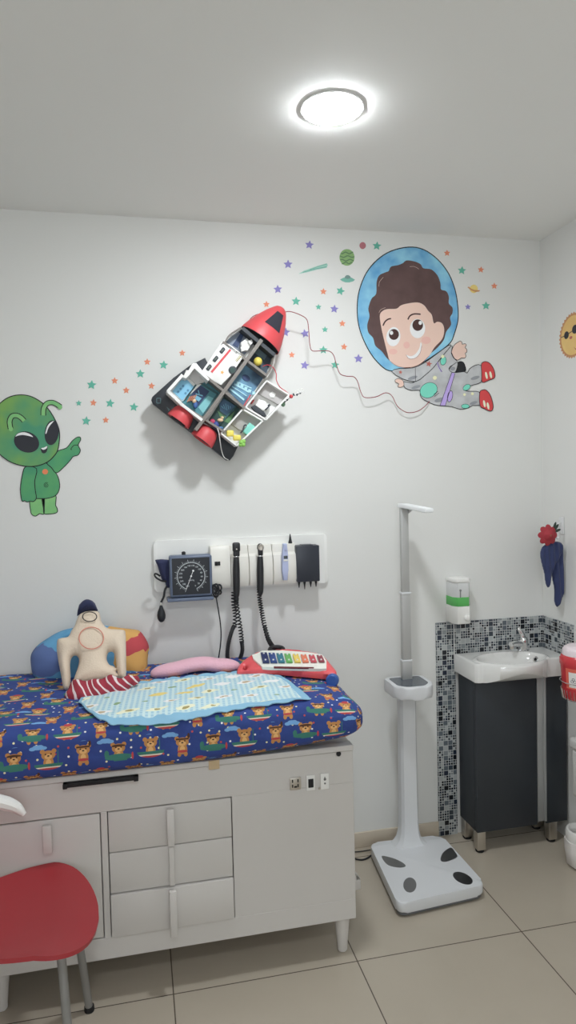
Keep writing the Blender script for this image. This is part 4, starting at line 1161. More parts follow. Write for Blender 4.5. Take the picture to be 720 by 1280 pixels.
face = [(178, 490), (192, 460), (225, 445), (285, 442), (312, 422), (350, 410), (420, 402), (462, 420), (488, 455), (512, 482), (525, 535), (548, 526), (578, 536), (592, 575), (580, 635), (530, 690), (495, 745), (440, 795), (380, 818), (300, 815), (245, 780), (225, 720), (205, 640), (188, 565)]
patch('face', wsm(face, ZA, SA), skin, 2, boy)
for (cx, cy, rx, ry, rt), (ix, iy, ir), (hx_, hy_) in (((265, 622, 45, 62, .1), (268, 608, 32), (252, 598)), ((420, 570, 49, 62, 0), (421, 548, 34), (437, 534))):
    e = patch('eye', wst(ell2(cx, cy, rx, ry, rot=rt), ZA, SA), mat('paint_white', (226, 226, 222), .7, k=.72), 3, boy)
    obj('iris', add_flat(B(), wst(ell2(ix, iy, ir, ir+3), ZA, SA), LY(4)), mat('paint_dark_brown', (62, 34, 30), .6), e)
    obj('glint', add_flat(B(), wst(ell2(hx_, hy_, 11, 13), ZA, SA), LY(5)), MATS['paint_white'], e)
for pts in ([(198, 552), (212, 525), (232, 510), (250, 506)], [(358, 512), (372, 488), (400, 476), (440, 478)]):
    obj('eyebrow', ribbon(B(), wsm(pts, ZA, SA, 5, False), .0060, LY(3)), MATS['paint_dark_brown'], boy)
for nm_, cx, cy, rx, ry in (('nose', 350, 676, 20, 22), ('cheek', 262, 718, 28, 18), ('cheek', 475, 645, 30, 24)): obj(nm_, add_flat(B(), wst(ell2(cx, cy, rx, ry), ZA, SA), LY(3)), skin2, boy)
obj('mouth', add_flat(B(), wsm([(345, 738), (375, 748), (408, 732), (432, 695), (440, 658), (447, 680), (436, 728), (405, 760), (365, 764)], ZA, SA, 3), LY(3)), MATS['paint_white'], boy)
obj('mouth_line', ribbon(B(), wsm([(345, 738), (365, 764), (405, 760), (436, 728), (447, 680)], ZA, SA, 4, False), .0016, LY(4)), mat('paint_lip', (150, 96, 80), .7), boy)
grey = ramp_mat('paint_suit_grey', (154, 155, 156), (172, 173, 174), 16, .7)
patch('backpack', wsm([(438, 208), (472, 202), (488, 230), (487, 262), (425, 272)], ZB, SB, 3), M_line, 2, boy)
suit = [(190, 318), (160, 330), (118, 322), (118, 345), (128, 362), (165, 375), (213, 374), (216, 405), (240, 432), (300, 460), (350, 468), (405, 472), (455, 488), (505, 480), (530, 465), (574, 463), (572, 425), (570, 385), (530, 380), (490, 378), (505, 355), (540, 340), (580, 326), (586, 275), (580, 224), (545, 225), (512, 246), (497, 272), (480, 262), (430, 268), (392, 255), (395, 232), (440, 206), (418, 182), (402, 150), (408, 118), (398, 108), (330, 165), (260, 250)]
patch('suit', wsm(suit, ZB, SB, 2), grey, 3, boy, outline=.003)
collar = [(45, 262), (90, 244), (170, 240), (240, 210), (310, 160), (385, 105), (398, 110), (350, 168), (295, 238), (240, 288), (188, 322), (110, 306)]
patch('collar', wsm(collar, ZB, SB, 2), grey, 4, boy, outline=.003)
patch('sleeve_cuff', wsm([(440, 206), (418, 218), (396, 238), (390, 252), (402, 264), (424, 266), (436, 240)], ZB, SB, 2), grey, 5, boy, outline=.0022)
patch('hand', wsm([(405, 135), (418, 105), (440, 88), (455, 80), (466, 86), (466, 98), (485, 95), (492, 104), (484, 118), (494, 128), (495, 145), (485, 152), (490, 170), (480, 182), (462, 180), (440, 194), (418, 182), (404, 155)], ZB, SB, 2), skin, 5, boy, outline=.0022)
patch('hand', wsm([(65, 312), (82, 304), (98, 308), (113, 318), (118, 345), (98, 357), (80, 352), (88, 336), (68, 326)], ZB, SB, 2), skin, 5, boy, outline=.002)
redp = mat('paint_red', (196, 44, 48), .55)
for pts, gl in (([(582, 218), (604, 202), (632, 212), (655, 245), (664, 282), (658, 302), (628, 314), (587, 326), (584, 270)], ((612, 285), (638, 282))), ([(572, 388), (592, 372), (612, 374), (634, 400), (648, 440), (653, 475), (645, 496), (628, 498), (600, 485), (574, 466)], ((600, 455), (622, 468)))):
    bt_ = patch('boot', wsm(pts, ZB, SB, 3), redp, 5, boy, outline=.003)
    bm = B()
    for gx, gy in gl: add_flat(bm, wst(ell2(gx, gy, 7, 22, 12, -.2), ZB, SB), LY(6))
    obj('shine', bm, mat('paint_cream', (236, 214, 180), .7), bt_)
tealp = mat('paint_teal', (92, 190, 166), .7)
for cx, cy, rx, ry, rt in ((266, 374, 54, 44, -.5), (354, 198, 17, 26, .2), (494, 357, 24, 16, -.6), (486, 470, 24, 13, 0)):
    patch('teal_patch', wst(ell2(cx, cy, rx, ry, rot=rt), ZB, SB), tealp, 5, boy, outline=.0015)
purp = mat('paint_lilac', (164, 142, 202), .7)
patch('belt', wst([(404, 268), (424, 272), (366, 466), (334, 465)], ZB, SB), purp, 6, boy, outline=.0018)
patch('pouch', wst(ell2(394, 411, 15, 34, rot=.2), ZB, SB), purp, 6, boy, outline=.0018)
obj('strap', ribbon(B(), wsm([(318, 205), (328, 235), (345, 264)], ZB, SB, 4, False), .006, LY(5)), purp, boy)
def starpts(cx, cy, r, rot=0, inner=.45): return [(cx+(r if k % 2 == 0 else r*inner)*math.sin(rot+k*PI/5), cy-(r if k % 2 == 0 else r*inner)*math.cos(rot+k*PI/5)) for k in range(10)]
bm = B(); add_flat(bm, wst(starpts(267, 216, 20, .2), ZB, SB), LY(6)); add_flat(bm, wst(starpts(97, 266, 13, .2), ZB, SB), LY(6))
obj('collar_star', bm, mat('paint_brick', (168, 84, 72), .7), boy)
bm = B()
for cx, cy, r in ((303, 300, 12), (481, 400, 8), (528, 395, 9), (350, 172, 10)): add_flat(bm, wst(ell2(cx, cy, r, r, 14), ZB, SB), LY(6))
obj('suit_button', bm, mat('paint_yellowish', (214, 206, 160), .7), boy)
bm = B()
for pts in ([(186, 238), (187, 322)], [(318, 205), (330, 240), (346, 264)], [(296, 400), (322, 380)], [(300, 412), (328, 390)], [(497, 272), (490, 262)], [(404, 150), (420, 182), (440, 194)]):
    ribbon(bm, wsm(pts, ZB, SB, 4, False), .0018, LY(6.5))
obj('suit_line', bm, M_line, boy)
bm = B()
for cx, cy, rx, ry in ((170, 300, 30, 10), (190, 355, 28, 9), (330, 432, 30, 12), (545, 300, 28, 10), (535, 450, 24, 9), (410, 245, 16, 12)): add_flat(bm, wst(ell2(cx, cy, rx, ry, 16, -.3), ZB, SB), LY(5.5))
obj('suit_smudge', bm, mat('paint_mid_grey', (128, 131, 136), .7), boy)
bm = B()
for pts in ([(172, 300), (176, 270), (200, 240)], [(172, 468), (185, 448), (215, 435)], [(370, 172), (400, 172), (430, 188)]): ribbon(bm, wsm(pts, ZA, SA, 4, False), .0016, LY(2.5))
obj('hair_shine', bm, mat('paint_hair_shine', (176, 150, 140), .7), boy)
obj('face_line', ribbon(B(), wsm([(495, 745), (440, 795), (380, 818), (300, 815), (245, 780)], ZA, SA, 4, False), .0016, LY(3)), MATS['paint_lip'], boy)

# alien
ZC, SC_ = (0, 485), 6.545
al = thing('alien_mural', 'painted green alien with big black eyes pointing on the back wall', 'wall painting', tuple(wl(50, 642)))
gA = ramp_mat('paint_alien_green', (50, 132, 96), (100, 150, 62), 5, .6, 3, .42, .6)
gB = ramp_mat('paint_alien_teal', (44, 132, 92), (70, 150, 84), 8, .6)
gL = ramp_mat('paint_alien_light', (96, 166, 96), (116, 178, 100), 10, .6)
for pts in ([(250, 900), (250, 1000), (262, 1035), (292, 1048), (325, 1028), (358, 1032), (362, 980), (355, 890)], [(350, 890), (356, 985), (362, 1028), (405, 1031), (450, 1025), (471, 1010), (466, 980), (455, 955), (453, 870)]):
    patch('leg', wsm(pts, ZC, SC_, 3), gL, 1, al, outline=.003)
torso = [(215, 635), (195, 700), (200, 800), (235, 890), (330, 905), (400, 900), (455, 880), (482, 840), (489, 790), (476, 730), (450, 685), (420, 640), (330, 600)]
patch('belly', wsm(torso, ZC, SC_, 3), gB, 2, al, outline=.003)
patch('arm', wsm([(210, 645), (182, 720), (168, 830), (180, 922), (202, 922), (222, 932), (250, 925), (275, 928), (298, 900), (290, 840), (285, 760), (300, 660)], ZC, SC_, 3), gB, 3, al, outline=.003)
patch('arm', wsm([(385, 612), (440, 560), (475, 515), (545, 490), (590, 435), (628, 405), (655, 402), (660, 425), (640, 468), (658, 508), (640, 548), (600, 560), (575, 592), (520, 650), (462, 695), (420, 650)], ZC, SC_, 3), gB, 3, al, outline=.003)
obj('finger_line', ribbon(B(), wsm([(640, 468), (605, 470), (580, 500), (590, 505)], ZC, SC_, 4, False), .0025, LY(4)), M_line, al)
head = [(-75, 340), (-60, 240), (-30, 160), (20, 110), (70, 78), (130, 60), (200, 58), (270, 76), (350, 125), (405, 185), (452, 262), (482, 335), (488, 405), (474, 505), (440, 560), (385, 608), (300, 638), (205, 640), (110, 615), (45, 580), (-20, 520), (-60, 440)]
patch('head', wsm(head, ZC, SC_, 4), gA, 4, al, outline=.0036)
for cx, cy, rx, ry, rt, cr_ in ((218, 442, 106, 84, .38, [(128, 398), (150, 372), (200, 362), (250, 380), (272, 402), (245, 395), (190, 385), (150, 390)]), (424, 366, 58, 102, .12, [(372, 372), (385, 320), (410, 285), (442, 270), (420, 295), (396, 330), (382, 370)])):
    e = patch('eye', wst(ell2(cx, cy, rx, ry, 32, rt), ZC, SC_), mat('paint_eye_black', (26, 28, 38), .5), 5, al)
    obj('glint', add_flat(B(), wsm(cr_, ZC, SC_, 3), LY(6)), MATS['paint_white'], e)
mo = patch('mouth', wsm([(334, 492), (360, 492), (390, 474), (384, 518), (362, 535), (342, 526)], ZC, SC_, 3), MATS['paint_eye_black'], 5, al)
obj('tooth', add_flat(B(), wsm([(336, 493), (360, 488), (388, 475), (380, 496), (355, 506)], ZC, SC_, 2), LY(6)), MATS['paint_white'], mo)
for pts in ([(355, 225), (358, 170), (385, 128), (430, 120), (470, 138), (496, 156)], [(88, 335), (80, 275), (100, 232), (140, 226), (175, 245), (198, 270)]):
    P_ = wsm(pts, ZC, SC_, 6, False)
    e = obj('antenna', ribbon(B(), P_, .014, LY(5)), gL, al)
    bm = ribbon(B(), P_, .0205, LY(4.6)); obj('antenna_edge', bm, M_line, e)
bm = B()
for cx, cy in ((492, 157), (90, 335)): add_flat(bm, wst(ell2(cx, cy, 18, 20, 16), ZC, SC_), LY(6))
obj('antenna_tip', bm, gL, al)
obj('chest_spot', add_flat(B(), wst(ell2(370, 685, 24, 22, 18), ZC, SC_), LY(4)), mat('paint_orange', (222, 112, 62), .7), al)
obj('navel', ribbon(B(), wst([(380+(4+t*.9)*math.cos(t*.55), 795+(4+t*.9)*math.sin(t*.55)) for t in range(22)], ZC, SC_), .0016, LY(4)), M_line, al)

# sun on the right wall
sun = thing('sun_mural', 'painted yellow sun with dark sunglasses on the right wall', 'wall painting', (XR, -.232, 2.08))
scy_, scz, sr = -.232, 2.170, .088
def rwp(y, z_, k): return V((XR-.0006-.0005*k, y, z_))
n_ = 34
pts = [rwp(scy_+(sr if k % 2 else sr*1.09)*math.cos(PI*k/n_), scz+(sr if k % 2 else sr*1.09)*math.sin(PI*k/n_), 0) for k in range(2*n_)]
obj('rays', add_prism(B(), pts, (.0004, 0, 0)), mat('paint_sun_edge', (176, 120, 72), .7), sun)
pts = [rwp(scy_+sr*.90*math.cos(PI*k/24), scz+sr*.92*math.sin(PI*k/24), 1) for k in range(48)]
obj('disc', add_prism(B(), pts, (.0004, 0, 0)), ramp_mat('paint_sun_yellow', (200, 160, 84), (214, 176, 96), 10), sun)
gl_ = []
for px, py, ry_, rz_ in ((708.4, 419, .016, .016), (719, 411.5, .019, .018)):
    q = atx(px, py, XR); gl_.append(q)
    obj('lens', add_prism(B(), [rwp(q.y+ry_*math.cos(PI*k/10), q.z+rz_*math.sin(PI*k/10), 2) for k in range(20)], (.0004, 0, 0)), MATS['paint_eye_black'], sun)
bm = B(); q0, q1 = gl_
for a, b_ in ((q0, q1), (V((0, scy_+.08, q0.z-.002)), q0)):
    w_ = .0016; add_prism(bm, [rwp(a.y, a.z-w_, 2.4), rwp(b_.y, b_.z-w_, 2.4), rwp(b_.y, b_.z+w_, 2.4), rwp(a.y, a.z+w_, 2.4)], (.0003, 0, 0))
obj('glasses_bridge', bm, MATS['paint_eye_black'], sun)
q = atx(714, 422, XR)
obj('nose', add_prism(B(), [rwp(q.y+.010*math.cos(PI*k/8), q.z+.006*math.sin(PI*k/8), 2) for k in range(16)], (.0003, 0, 0)), MATS['paint_brick'], sun)
q = atx(722, 434, XR)
obj('smile', add_prism(B(), [rwp(q.y+a, q.z+b_, 2) for a, b_ in ((-.03, .012), (-.012, -.003), (.012, -.003), (.022, .006), (.012, -.008), (-.012, -.009), (-.034, .008))], (.0003, 0, 0)), MATS['paint_brick'], sun)

# stars and small planets
M_st = {'teal': mat('star_teal', (74, 160, 138), .7, var=.1, vscale=40), 'orange': mat('star_orange', (206, 120, 82), .7, var=.1, vscale=40), 'purple': mat('star_purple', (120, 112, 174), .7, var=.1, vscale=40)}
def z9(x, y): return 330+x/6, 290+y/6
def z7(x, y): return 540+x/7.2, 300+y/7.2
def z4(x, y): return 90+x/4.5, 420+y/4.5
STARS = [
 ('purple', z9(340, 97), 5.4, .12, 'purple star topmost on the wall, left of the green planet'),
 ('purple', z9(180, 243), 5.6, .0, 'purple star just left of the comet tail'),
 ('purple', z9(103, 430), 5.4, -.05, 'purple star above the red nose of the rocket'),
 ('purple', z9(527, 578), 5.2, .1, 'purple star left of the blue helmet edge, below a teal star'),
 ('purple', z9(160, 752), 5.6, .1, 'purple star touching the right side of the red nose cone'),
 ('purple', z9(307, 762), 5.4, -.2, 'purple star with the vertical red cord passing over its edge'),
 ('purple', z9(305, 1000), 5.4, .15, 'purple star right of the rocket, below the lower orange star'),
 ('purple', z9(708, 950), 5.6, .0, 'purple star at the lower left rim of the blue helmet'),
 ('teal', z9(240, 520), 5.6, .05, 'teal star above the bend of the red cord near the rocket nose'),
 ('teal', z9(573, 443), 5.4, .3, 'teal star directly below the green flying saucer'),
 ('teal', z9(408, 563), 3.7, .0, 'small teal star left of a purple star by the helmet'),
 ('teal', z9(457, 732), 3.8, .0, 'small teal star just above the horizontal stretch of red cord'),
 ('teal', z9(445, 885), 5.2, .0, 'teal star crossed by the horizontal red cord'),
 ('teal', z9(533, 997), 5.2, .1, 'teal star crossed by the falling red cord'),
 ('orange', z9(18, 543), 4.2, .0, 'orange star just left of the tip of the red nose cone'),
 ('orange', z9(445, 447), 4.2, .05, 'orange star left of the teal star below the saucer'),
 ('orange', z9(587, 687), 4.2, .0, 'orange star left of the helmet, below the purple one'),
 ('orange', z9(600, 862), 4.2, .1, 'orange star left of the helmet, right of the red cord'),
 ('orange', z9(208, 922), 4.0, .0, 'orange star alone right of the rocket between purple stars'),
 ('teal', (471, 307.5), 5.4, .1, 'teal star at the top beside the small plum dot'),
 ('orange', z7(135, 118), 4.0, .0, 'orange star at the upper right rim of the helmet'),
 ('orange', z7(440, 268), 4.0, .1, 'orange star above the ringed planet'),
 ('orange', z7(560, 415), 4.0, .0, 'orange star nearest the room corner, right of the ringed planet'),
 ('teal', z7(268, 275), 5.2, .1, 'teal star right of the helmet, above the ringed planet'),
 ('teal', z7(485, 592), 5.2, .0, 'teal star below the ringed planet'),
 ('purple', z7(322, 603), 3.7, .0, 'small purple star right of the helmet'),
 ('teal', z4(110, 275), 6.0, .1, 'teal star topmost in the left trail over the alien finger'),
 ('teal', z4(38, 378), 3.8, .0, 'small teal star at the far left of the trail'),
 ('teal', z4(214, 379), 5.6, .15, 'teal star in the middle of the trail, right of an orange one'),
 ('teal', z4(348, 400), 5.6, .1, 'teal star nearest the lower left fin of the rocket'),
 ('teal', z4(80, 478), 5.8, .1, 'teal star lowest in the trail above the alien finger'),
 ('teal', z4(384, 213), 5.6, .0, 'teal star in the trail below the upper orange star'),
 ('teal', z4(515, 163), 5.6, .1, 'teal star in the trail above the black rocket fin'),
 ('orange', z4(240, 252), 4.4, .0, 'orange star right of the topmost teal star of the trail'),
 ('orange', z4(305, 306), 4.4, .0, 'orange star at the centre of the left trail'),
 ('orange', z4(120, 376), 4.4, .1, 'orange star between the small and the middle teal star'),
 ('orange', z4(190, 473), 4.2, .0, 'orange star lowest in the left trail'),
 ('orange', z4(423, 146), 4.4, .0, 'orange star highest but one in the left trail'),
 ('orange', z4(447, 281), 4.4, .1, 'orange star beside the tip of the black rocket fin'),
 ('orange', z4(620, 96), 4.2, .0, 'orange star at the upper right end of the left trail'),
]
for cname, (px, py), r, rot, lab_ in STARS:
    pts = [wl(x_, y_) for x_, y_ in starpts(px, py, r*1.05, rot, .48)]
    obj('star_decal', add_prism(B(), [V((p.x, -.0012, p.z)) for p in pts], (0, .001, 0)), M_st[cname], label=lab_, cat='wall sticker', group=cname+' stars painted on the back wall')
pln = thing('green_planet_decal', 'green striped planet painted high on the back wall', 'wall sticker', tuple(wl(433.6, 332)))
obj('disc', add_flat(B(), [wl(*q) for q in ell2(433.7, 321.8, 9.4, 10.4, 28)], LY(0)), mat('paint_planet_green', (118, 156, 92), .7), pln)
bm = B()
for dy in (-5.5, -1, 3.5, 7):
    hw = math.sqrt(max(0, 1-(dy/10.4)**2))*9
    ribbon(bm, [wl(433.7-hw+2*hw*k/8, 321.8+dy+1.1*math.sin(k*1.3+dy)) for k in range(9)], .005, LY(1))
obj('stripe', bm, mat('paint_planet_dark', (82, 118, 76), .7), pln)
obj('dot_decal', add_flat(B(), [wl(*q) for q in ell2(453.3, 307, 4, 4.4, 18)], LY(0)), mat('paint_plum', (164, 96, 104), .7), label='small plum coloured dot painted beside the green planet', cat='wall sticker')
cm = thing('comet_decal', 'long pale teal comet painted left of the green planet', 'wall sticker', tuple(wl(392, 336)))
obj('tail', add_flat(B(), [wl(*z9(*q)) for q in ((258, 315), (300, 290), (400, 255), (470, 235), (478, 248), (470, 268), (400, 282), (320, 303))], LY(0)), mat('paint_pale_teal', (132, 182, 166), .7), cm)
bm = B(); ribbon(bm, [wl(*z9(*q)) for q in ((290, 303), (380, 278), (468, 262))], .0022, LY(1)); ribbon(bm, [wl(*z9(*q)) for q in ((340, 284), (400, 262), (470, 240))], .0016, LY(1))
obj('streak', bm, mat('paint_teal_dark', (82, 142, 130), .7), cm)
uf = thing('saucer_decal', 'teal flying saucer painted below the green planet', 'wall sticker', tuple(wl(434, 352)))
obj('hull', add_flat(B(), [wl(*z9(*q)) for q in ((570, 356), (600, 342), (627, 338), (655, 342), (682, 358), (668, 370), (640, 378), (610, 378), (585, 368))], LY(0)), mat('paint_saucer', (96, 158, 142), .7), uf)
obj('dome', add_flat(B(), [wl(*z9(*q)) for q in ((604, 347), (608, 332), (618, 325), (632, 324), (645, 331), (651, 346), (628, 352))], LY(1)), mat('paint_saucer_dome', (98, 128, 122), .7), uf)
rpn = thing('ringed_planet_decal', 'yellow ringed planet painted right of the helmet', 'wall sticker', tuple(wl(592, 367)))
obj('disc', add_flat(B(), [wl(*z7(*q)) for q in ell2(376, 440, 36, 38, 22)], LY(0)), mat('paint_saturn', (206, 182, 92), .7), rpn)
obj('ring', add_flat(B(), [wl(*z7(*q)) for q in ((318, 426), (330, 420), (352, 438), (380, 450), (410, 452), (432, 452), (425, 464), (390, 468), (350, 454))], LY(1)), mat('paint_saturn_ring', (184, 128, 70), .7), rpn)

# ------------------------------------------------------------------ toy rocket on the wall
def zp(x, y, w_): return aty(180+x/3.2727, 370+y/3.2727, -w_)
rk = thing('toy_rocket', 'large open toy rocket with red nose cone mounted on the wall', 'toy', (.34, 0, 1.70))
def zpoly(pts, w0, w1, bev=0, bm=None):
    bm = bm or B()
    return add_prism(bm, [zp(x, y, w1) for x, y in pts], (0, w1-w0, 0), bev)
def zboard(a, b_, th, w0, w1, bm=None):
    d = V((b_[0]-a[0], b_[1]-a[1])); nn = V((-d.y, d.x)).normalized()*th/2
    return zpoly([(a[0]+nn.x, a[1]+nn.y), (b_[0]+nn.x, b_[1]+nn.y), (b_[0]-nn.x, b_[1]-nn.y), (a[0]-nn.x, a[1]-nn.y)], w0, w1, .0, bm)
R_gry = mat('rocket_grey_plastic', (112, 106, 100), .5); R_wht = mat('rocket_white_plastic', (214, 212, 208), .4, k=.72)
R_blk = mat('rocket_black_plastic', (40, 44, 50), .45); R_red = mat('rocket_red_plastic', (190, 52, 58), .45)
R_drk = mat('rocket_dark_interior', (52, 56, 62), .6)
# fins and base
fin = obj('fin_board', zpoly([(250, 252), (190, 282), (120, 335), (34, 412), (30, 424), (36, 440), (120, 505), (215, 572), (338, 672), (352, 672), (366, 655), (385, 615), (350, 500), (300, 350)], .045, .075, .004), R_blk, rk)
bm = B()
for a, b_ in (((52, 418), (68, 418)), ((68, 418), (68, 438)), ((68, 438), (52, 438)), ((52, 438), (52, 418))):
    zboard(a, b_, 2.5, .074, .0762, bm)
obj('fin_mark', bm, mat('rocket_teal_print', (74, 106, 110), .6), fin)
bm = B(); zpoly([(92, 452), (108, 466), (100, 470)], .074, .0762, 0, bm); zpoly([(112, 460), (128, 452), (124, 468)], .074, .0762, 0, bm)
obj('fin_print', bm, MATS['rocket_teal_print'], fin)
obj('wall_mount', zpoly([(230, 330), (330, 250), (420, 330), (330, 470)], 0, .046), R_blk, rk)
# hull back
obj('hull_back', zpoly([(140, 440), (250, 325), (325, 195), (400, 128), (530, 240), (498, 330), (405, 460), (325, 555), (235, 520)], .075, .090), R_wht, rk)
# interiors
def room(name, pts, c, w_=.094): return obj(name, zpoly(pts, .0895, w_), c, rk)
r1 = room('lower_left_room', [(150, 430), (245, 330), (322, 388), (238, 505)], mat('room_teal', (62, 128, 138), .6))
obj('room_print', zpoly([(182, 418), (226, 362), (268, 390), (216, 458)], .0935, .0962), mat('room_navy', (30, 52, 92), .5), r1)
bm = B()
for a, b_ in (((168, 425), (222, 350)), ((222, 350), (302, 400)), ((302, 400), (240, 490))): zboard(a, b_, 7, .0935, .100, bm)
obj('room_frame', bm, mat('room_dark_teal', (34, 82, 88), .5), r1)
bm = B(); zboard((222, 385), (226, 402), 4, .096, .098, bm); zboard((212, 400), (240, 408), 5, .096, .098, bm); zpoly([(200, 415), (212, 405), (236, 418), (224, 432)], .096, .099, 0, bm)
obj('room_detail', bm, mat('room_light_blue', (98, 166, 190), .5), r1)
obj('floor_print', zpoly([(222, 455), (262, 408), (300, 425), (250, 492)], .0935, .0955), mat('room_cyan', (110, 176, 180), .6), r1)
r2 = room('lower_right_room', [(262, 512), (335, 398), (402, 452), (332, 548)], mat('room_deep_green', (36, 66, 62), .6))
obj('room_print', zpoly([(308, 440), (325, 420), (372, 448), (368, 468), (340, 490), (312, 470)], .0935, .0962), mat('room_globe_blue', (54, 92, 122), .5), r2)
obj('room_plants', zpoly([(300, 468), (325, 490), (350, 492), (372, 470), (350, 522), (318, 510)], .0935, .0958), mat('room_leaf_green', (74, 118, 72), .6), r2)
bm = B()
for k in range(5): zboard((316+k*9, 440+abs(k-2)*5), (326+k*7, 468-abs(k-2)*4), 2, .096, .0975, bm)
obj('room_detail', bm, MATS['room_light_blue'], r2)
bm = B()
for a, b_ in (((300, 535), (378, 448)), ((340, 408), (392, 448))): zboard(a, b_, 6, .0935, .104, bm)
obj('room_frame', bm, MATS['room_dark_teal'], r2)
r3 = room('middle_right_room', [(335, 378), (420, 268), (492, 330), (408, 452)], ramp_mat('room_blue', (40, 66, 92), (96, 150, 180), 9, .5))
bm = B()
for k in range(4):
    a = (352+k*6, 362+k*14); zboard((352+k*9, 380-k*10), (410+k*10, 425-k*16), 4 if k % 2 else 7, .0935, .0965, bm)
for k in range(5): zpoly([(380+k*16, 350+k*10), (392+k*16, 354+k*10), (388+k*16, 366+k*10), (378+k*16, 362+k*10)], .0935, .0968, 0, bm)
obj('room_panel', bm, mat('room_pale_blue', (150, 196, 216), .5), r3)
obj('room_screen', zpoly(ell2(418, 335, 18, 12, 14, .6), .0935, .0975), MATS['room_navy'], r3)
obj('red_edge', zboard((408, 450), (436, 404), 4, .0935, .102), R_red, r3)
r4 = room('upper_left_room', [(332, 186), (398, 134), (458, 182), (412, 240)], mat('room_slate', (120, 130, 146), .6))
obj('room_print', zpoly([(362, 200), (396, 150), (408, 160), (384, 212)], .0935, .0965), MATS['room_navy'], r4)
bm = B(); zpoly([(396, 190), (420, 172), (445, 192), (424, 224), (402, 220)], .094, .125, .003, bm); zpoly([(425, 185), (440, 178), (446, 190), (436, 200)], .12, .135, 0, bm); zpoly([(396, 208), (408, 204), (412, 222), (400, 226)], .12, .138, 0, bm)
obj('white_machine', bm, R_wht, r4)
r5 = room('upper_right_room', [(422, 256), (470, 196), (528, 244), (498, 322)], mat('room_dusk', (48, 62, 76), .6))
obj('room_print', zpoly([(452, 232), (474, 208), (508, 236), (492, 262)], .0935, .0955), mat('room_dusk_blue', (78, 100, 110), .6), r5)
# spine and shelves
obj('spine', zboard((212, 548), (482, 178), 15, .088, .158), R_gry, rk)
obj('shelf', zboard((245, 322), (412, 458), 10, .088, .152), R_gry, rk)
obj('shelf', zboard((322, 188), (504, 326), 10, .088, .150), R_gry, rk)
obj('shelf', zboard((148, 440), (330, 556), 9, .088, .150), R_gry, rk)
obj('shelf', zboard((402, 130), (536, 242), 14, .080, .150), R_drk, rk)
# hull side walls (white, curved look)
bm = B(); zboard((326, 190), (352, 160), 9, .078, .135, bm); zboard((352, 160), (398, 130), 9, .078, .135, bm)
obj('hull_side', bm, R_wht, rk)
bm = B(); zboard((240, 312), (322, 190), 10, .078, .12, bm); obj('hull_side', bm, R_wht, rk)
bm = B(); zboard((500, 332), (524, 290), 9, .078, .135, bm); zboard((524, 290), (534, 244), 9, .078, .135, bm)
obj('hull_side', bm, R_wht, rk)
bm = add_tube(B(), catmull([zp(x, y, .14) for x, y in ((330, 192), (350, 160), (398, 128))], 5), .003, 6)
add_tube(bm, catmull([zp(x, y, .14) for x, y in ((500, 326), (522, 290), (532, 246))], 5), .003, 6)
obj('hull_rim', bm, R_gry, rk)
# closed white door panel
dp = obj('hull_door', zpoly([(240, 312), (262, 275), (296, 222), (326, 188), (352, 198), (384, 222), (408, 248), (380, 288), (350, 330), (318, 366), (288, 352), (262, 332)], .120, .150, .004), R_wht, rk)
obj('red_stripe', zboard((276, 312), (354, 219), 9, .1495, .1512), R_red, dp)
for cx, cy in ((321, 222), (293, 257), (266, 292)):
    d_ = V((.62, -.78)); n_2 = V((.78, .62))
    q = [(cx+d_.x*a+n_2.x*b_, cy+d_.y*a+n_2.y*b_) for a, b_ in ((-12, -7), (12, -7), (14, 0), (10, 8), (-12, 8), (-14, 2))]
    w1 = obj('window', zpoly(q, .1495, .1525, .001), R_drk, dp)
    obj('window_glint', zboard((cx-4, cy+4), (cx+5, cy-5), 3.5, .1524, .1530), mat('window_olive', (92, 104, 88), .4), w1)
obj('porthole', zpoly(ell2(363, 303, 17, 17, 20), .1495, .1530, .001), R_drk, dp)
obj('porthole_glass', zpoly(ell2(362, 304, 11, 11, 18), .1528, .1536), mat('porthole_green', (58, 78, 74), .2), dp)
obj('door_emblem', zpoly(starpts(320, 312, 9, .3), .1495, .1512), mat('emblem_gold', (206, 150, 62), .6), dp)
bm = B(); zboard((378, 268), (398, 246), 4, .1495, .1512, bm); zboard((374, 264), (392, 244), 2, .1495, .1512, bm)
obj('door_lettering', bm, mat('emblem_green', (150, 140, 78), .6), dp)
# folded open wings
def wing(outer, inner, w0, w1, name):
    bm = zpoly(outer, w0, w0+.010)
    o = obj(name, bm, R_wht, rk)
    return o
bm = zpoly([(104, 388), (150, 335), (200, 335), (250, 348), (156, 432)], .085, .100)
zboard((97, 390), (158, 322), 12, .085, .160, bm); zboard((97, 388), (152, 440), 12, .085, .160, bm); zboard((150, 440), (238, 508), 11, .085, .160, bm)
wl1 = obj('open_wing', bm, R_wht, rk)
obj('wing_fin', zpoly([(152, 330), (168, 322), (172, 302), (184, 306), (196, 276), (214, 274), (268, 340), (262, 350), (206, 292), (190, 320), (172, 338)], .085, .160, .002), R_wht, wl1)
obj('wing_print', zpoly([(116, 390), (152, 345), (178, 344), (204, 372), (158, 428)], .0995, .104), mat('wing_light_blue', (106, 168, 196), .5), wl1)
bm = B()
for k in range(5): zpoly(ell2(140+k*10, 392-(k % 3)*14+k*2, 5, 5, 10), .1035, .1055, 0, bm)
obj('wing_dots', bm, mat('wing_mid_blue', (66, 124, 160), .5), wl1)
obj('wing_inner', zpoly([(178, 330), (206, 294), (258, 348), (214, 362), (196, 345)], .0995, .112), mat('wing_shade_grey', (176, 174, 172), .5), wl1)
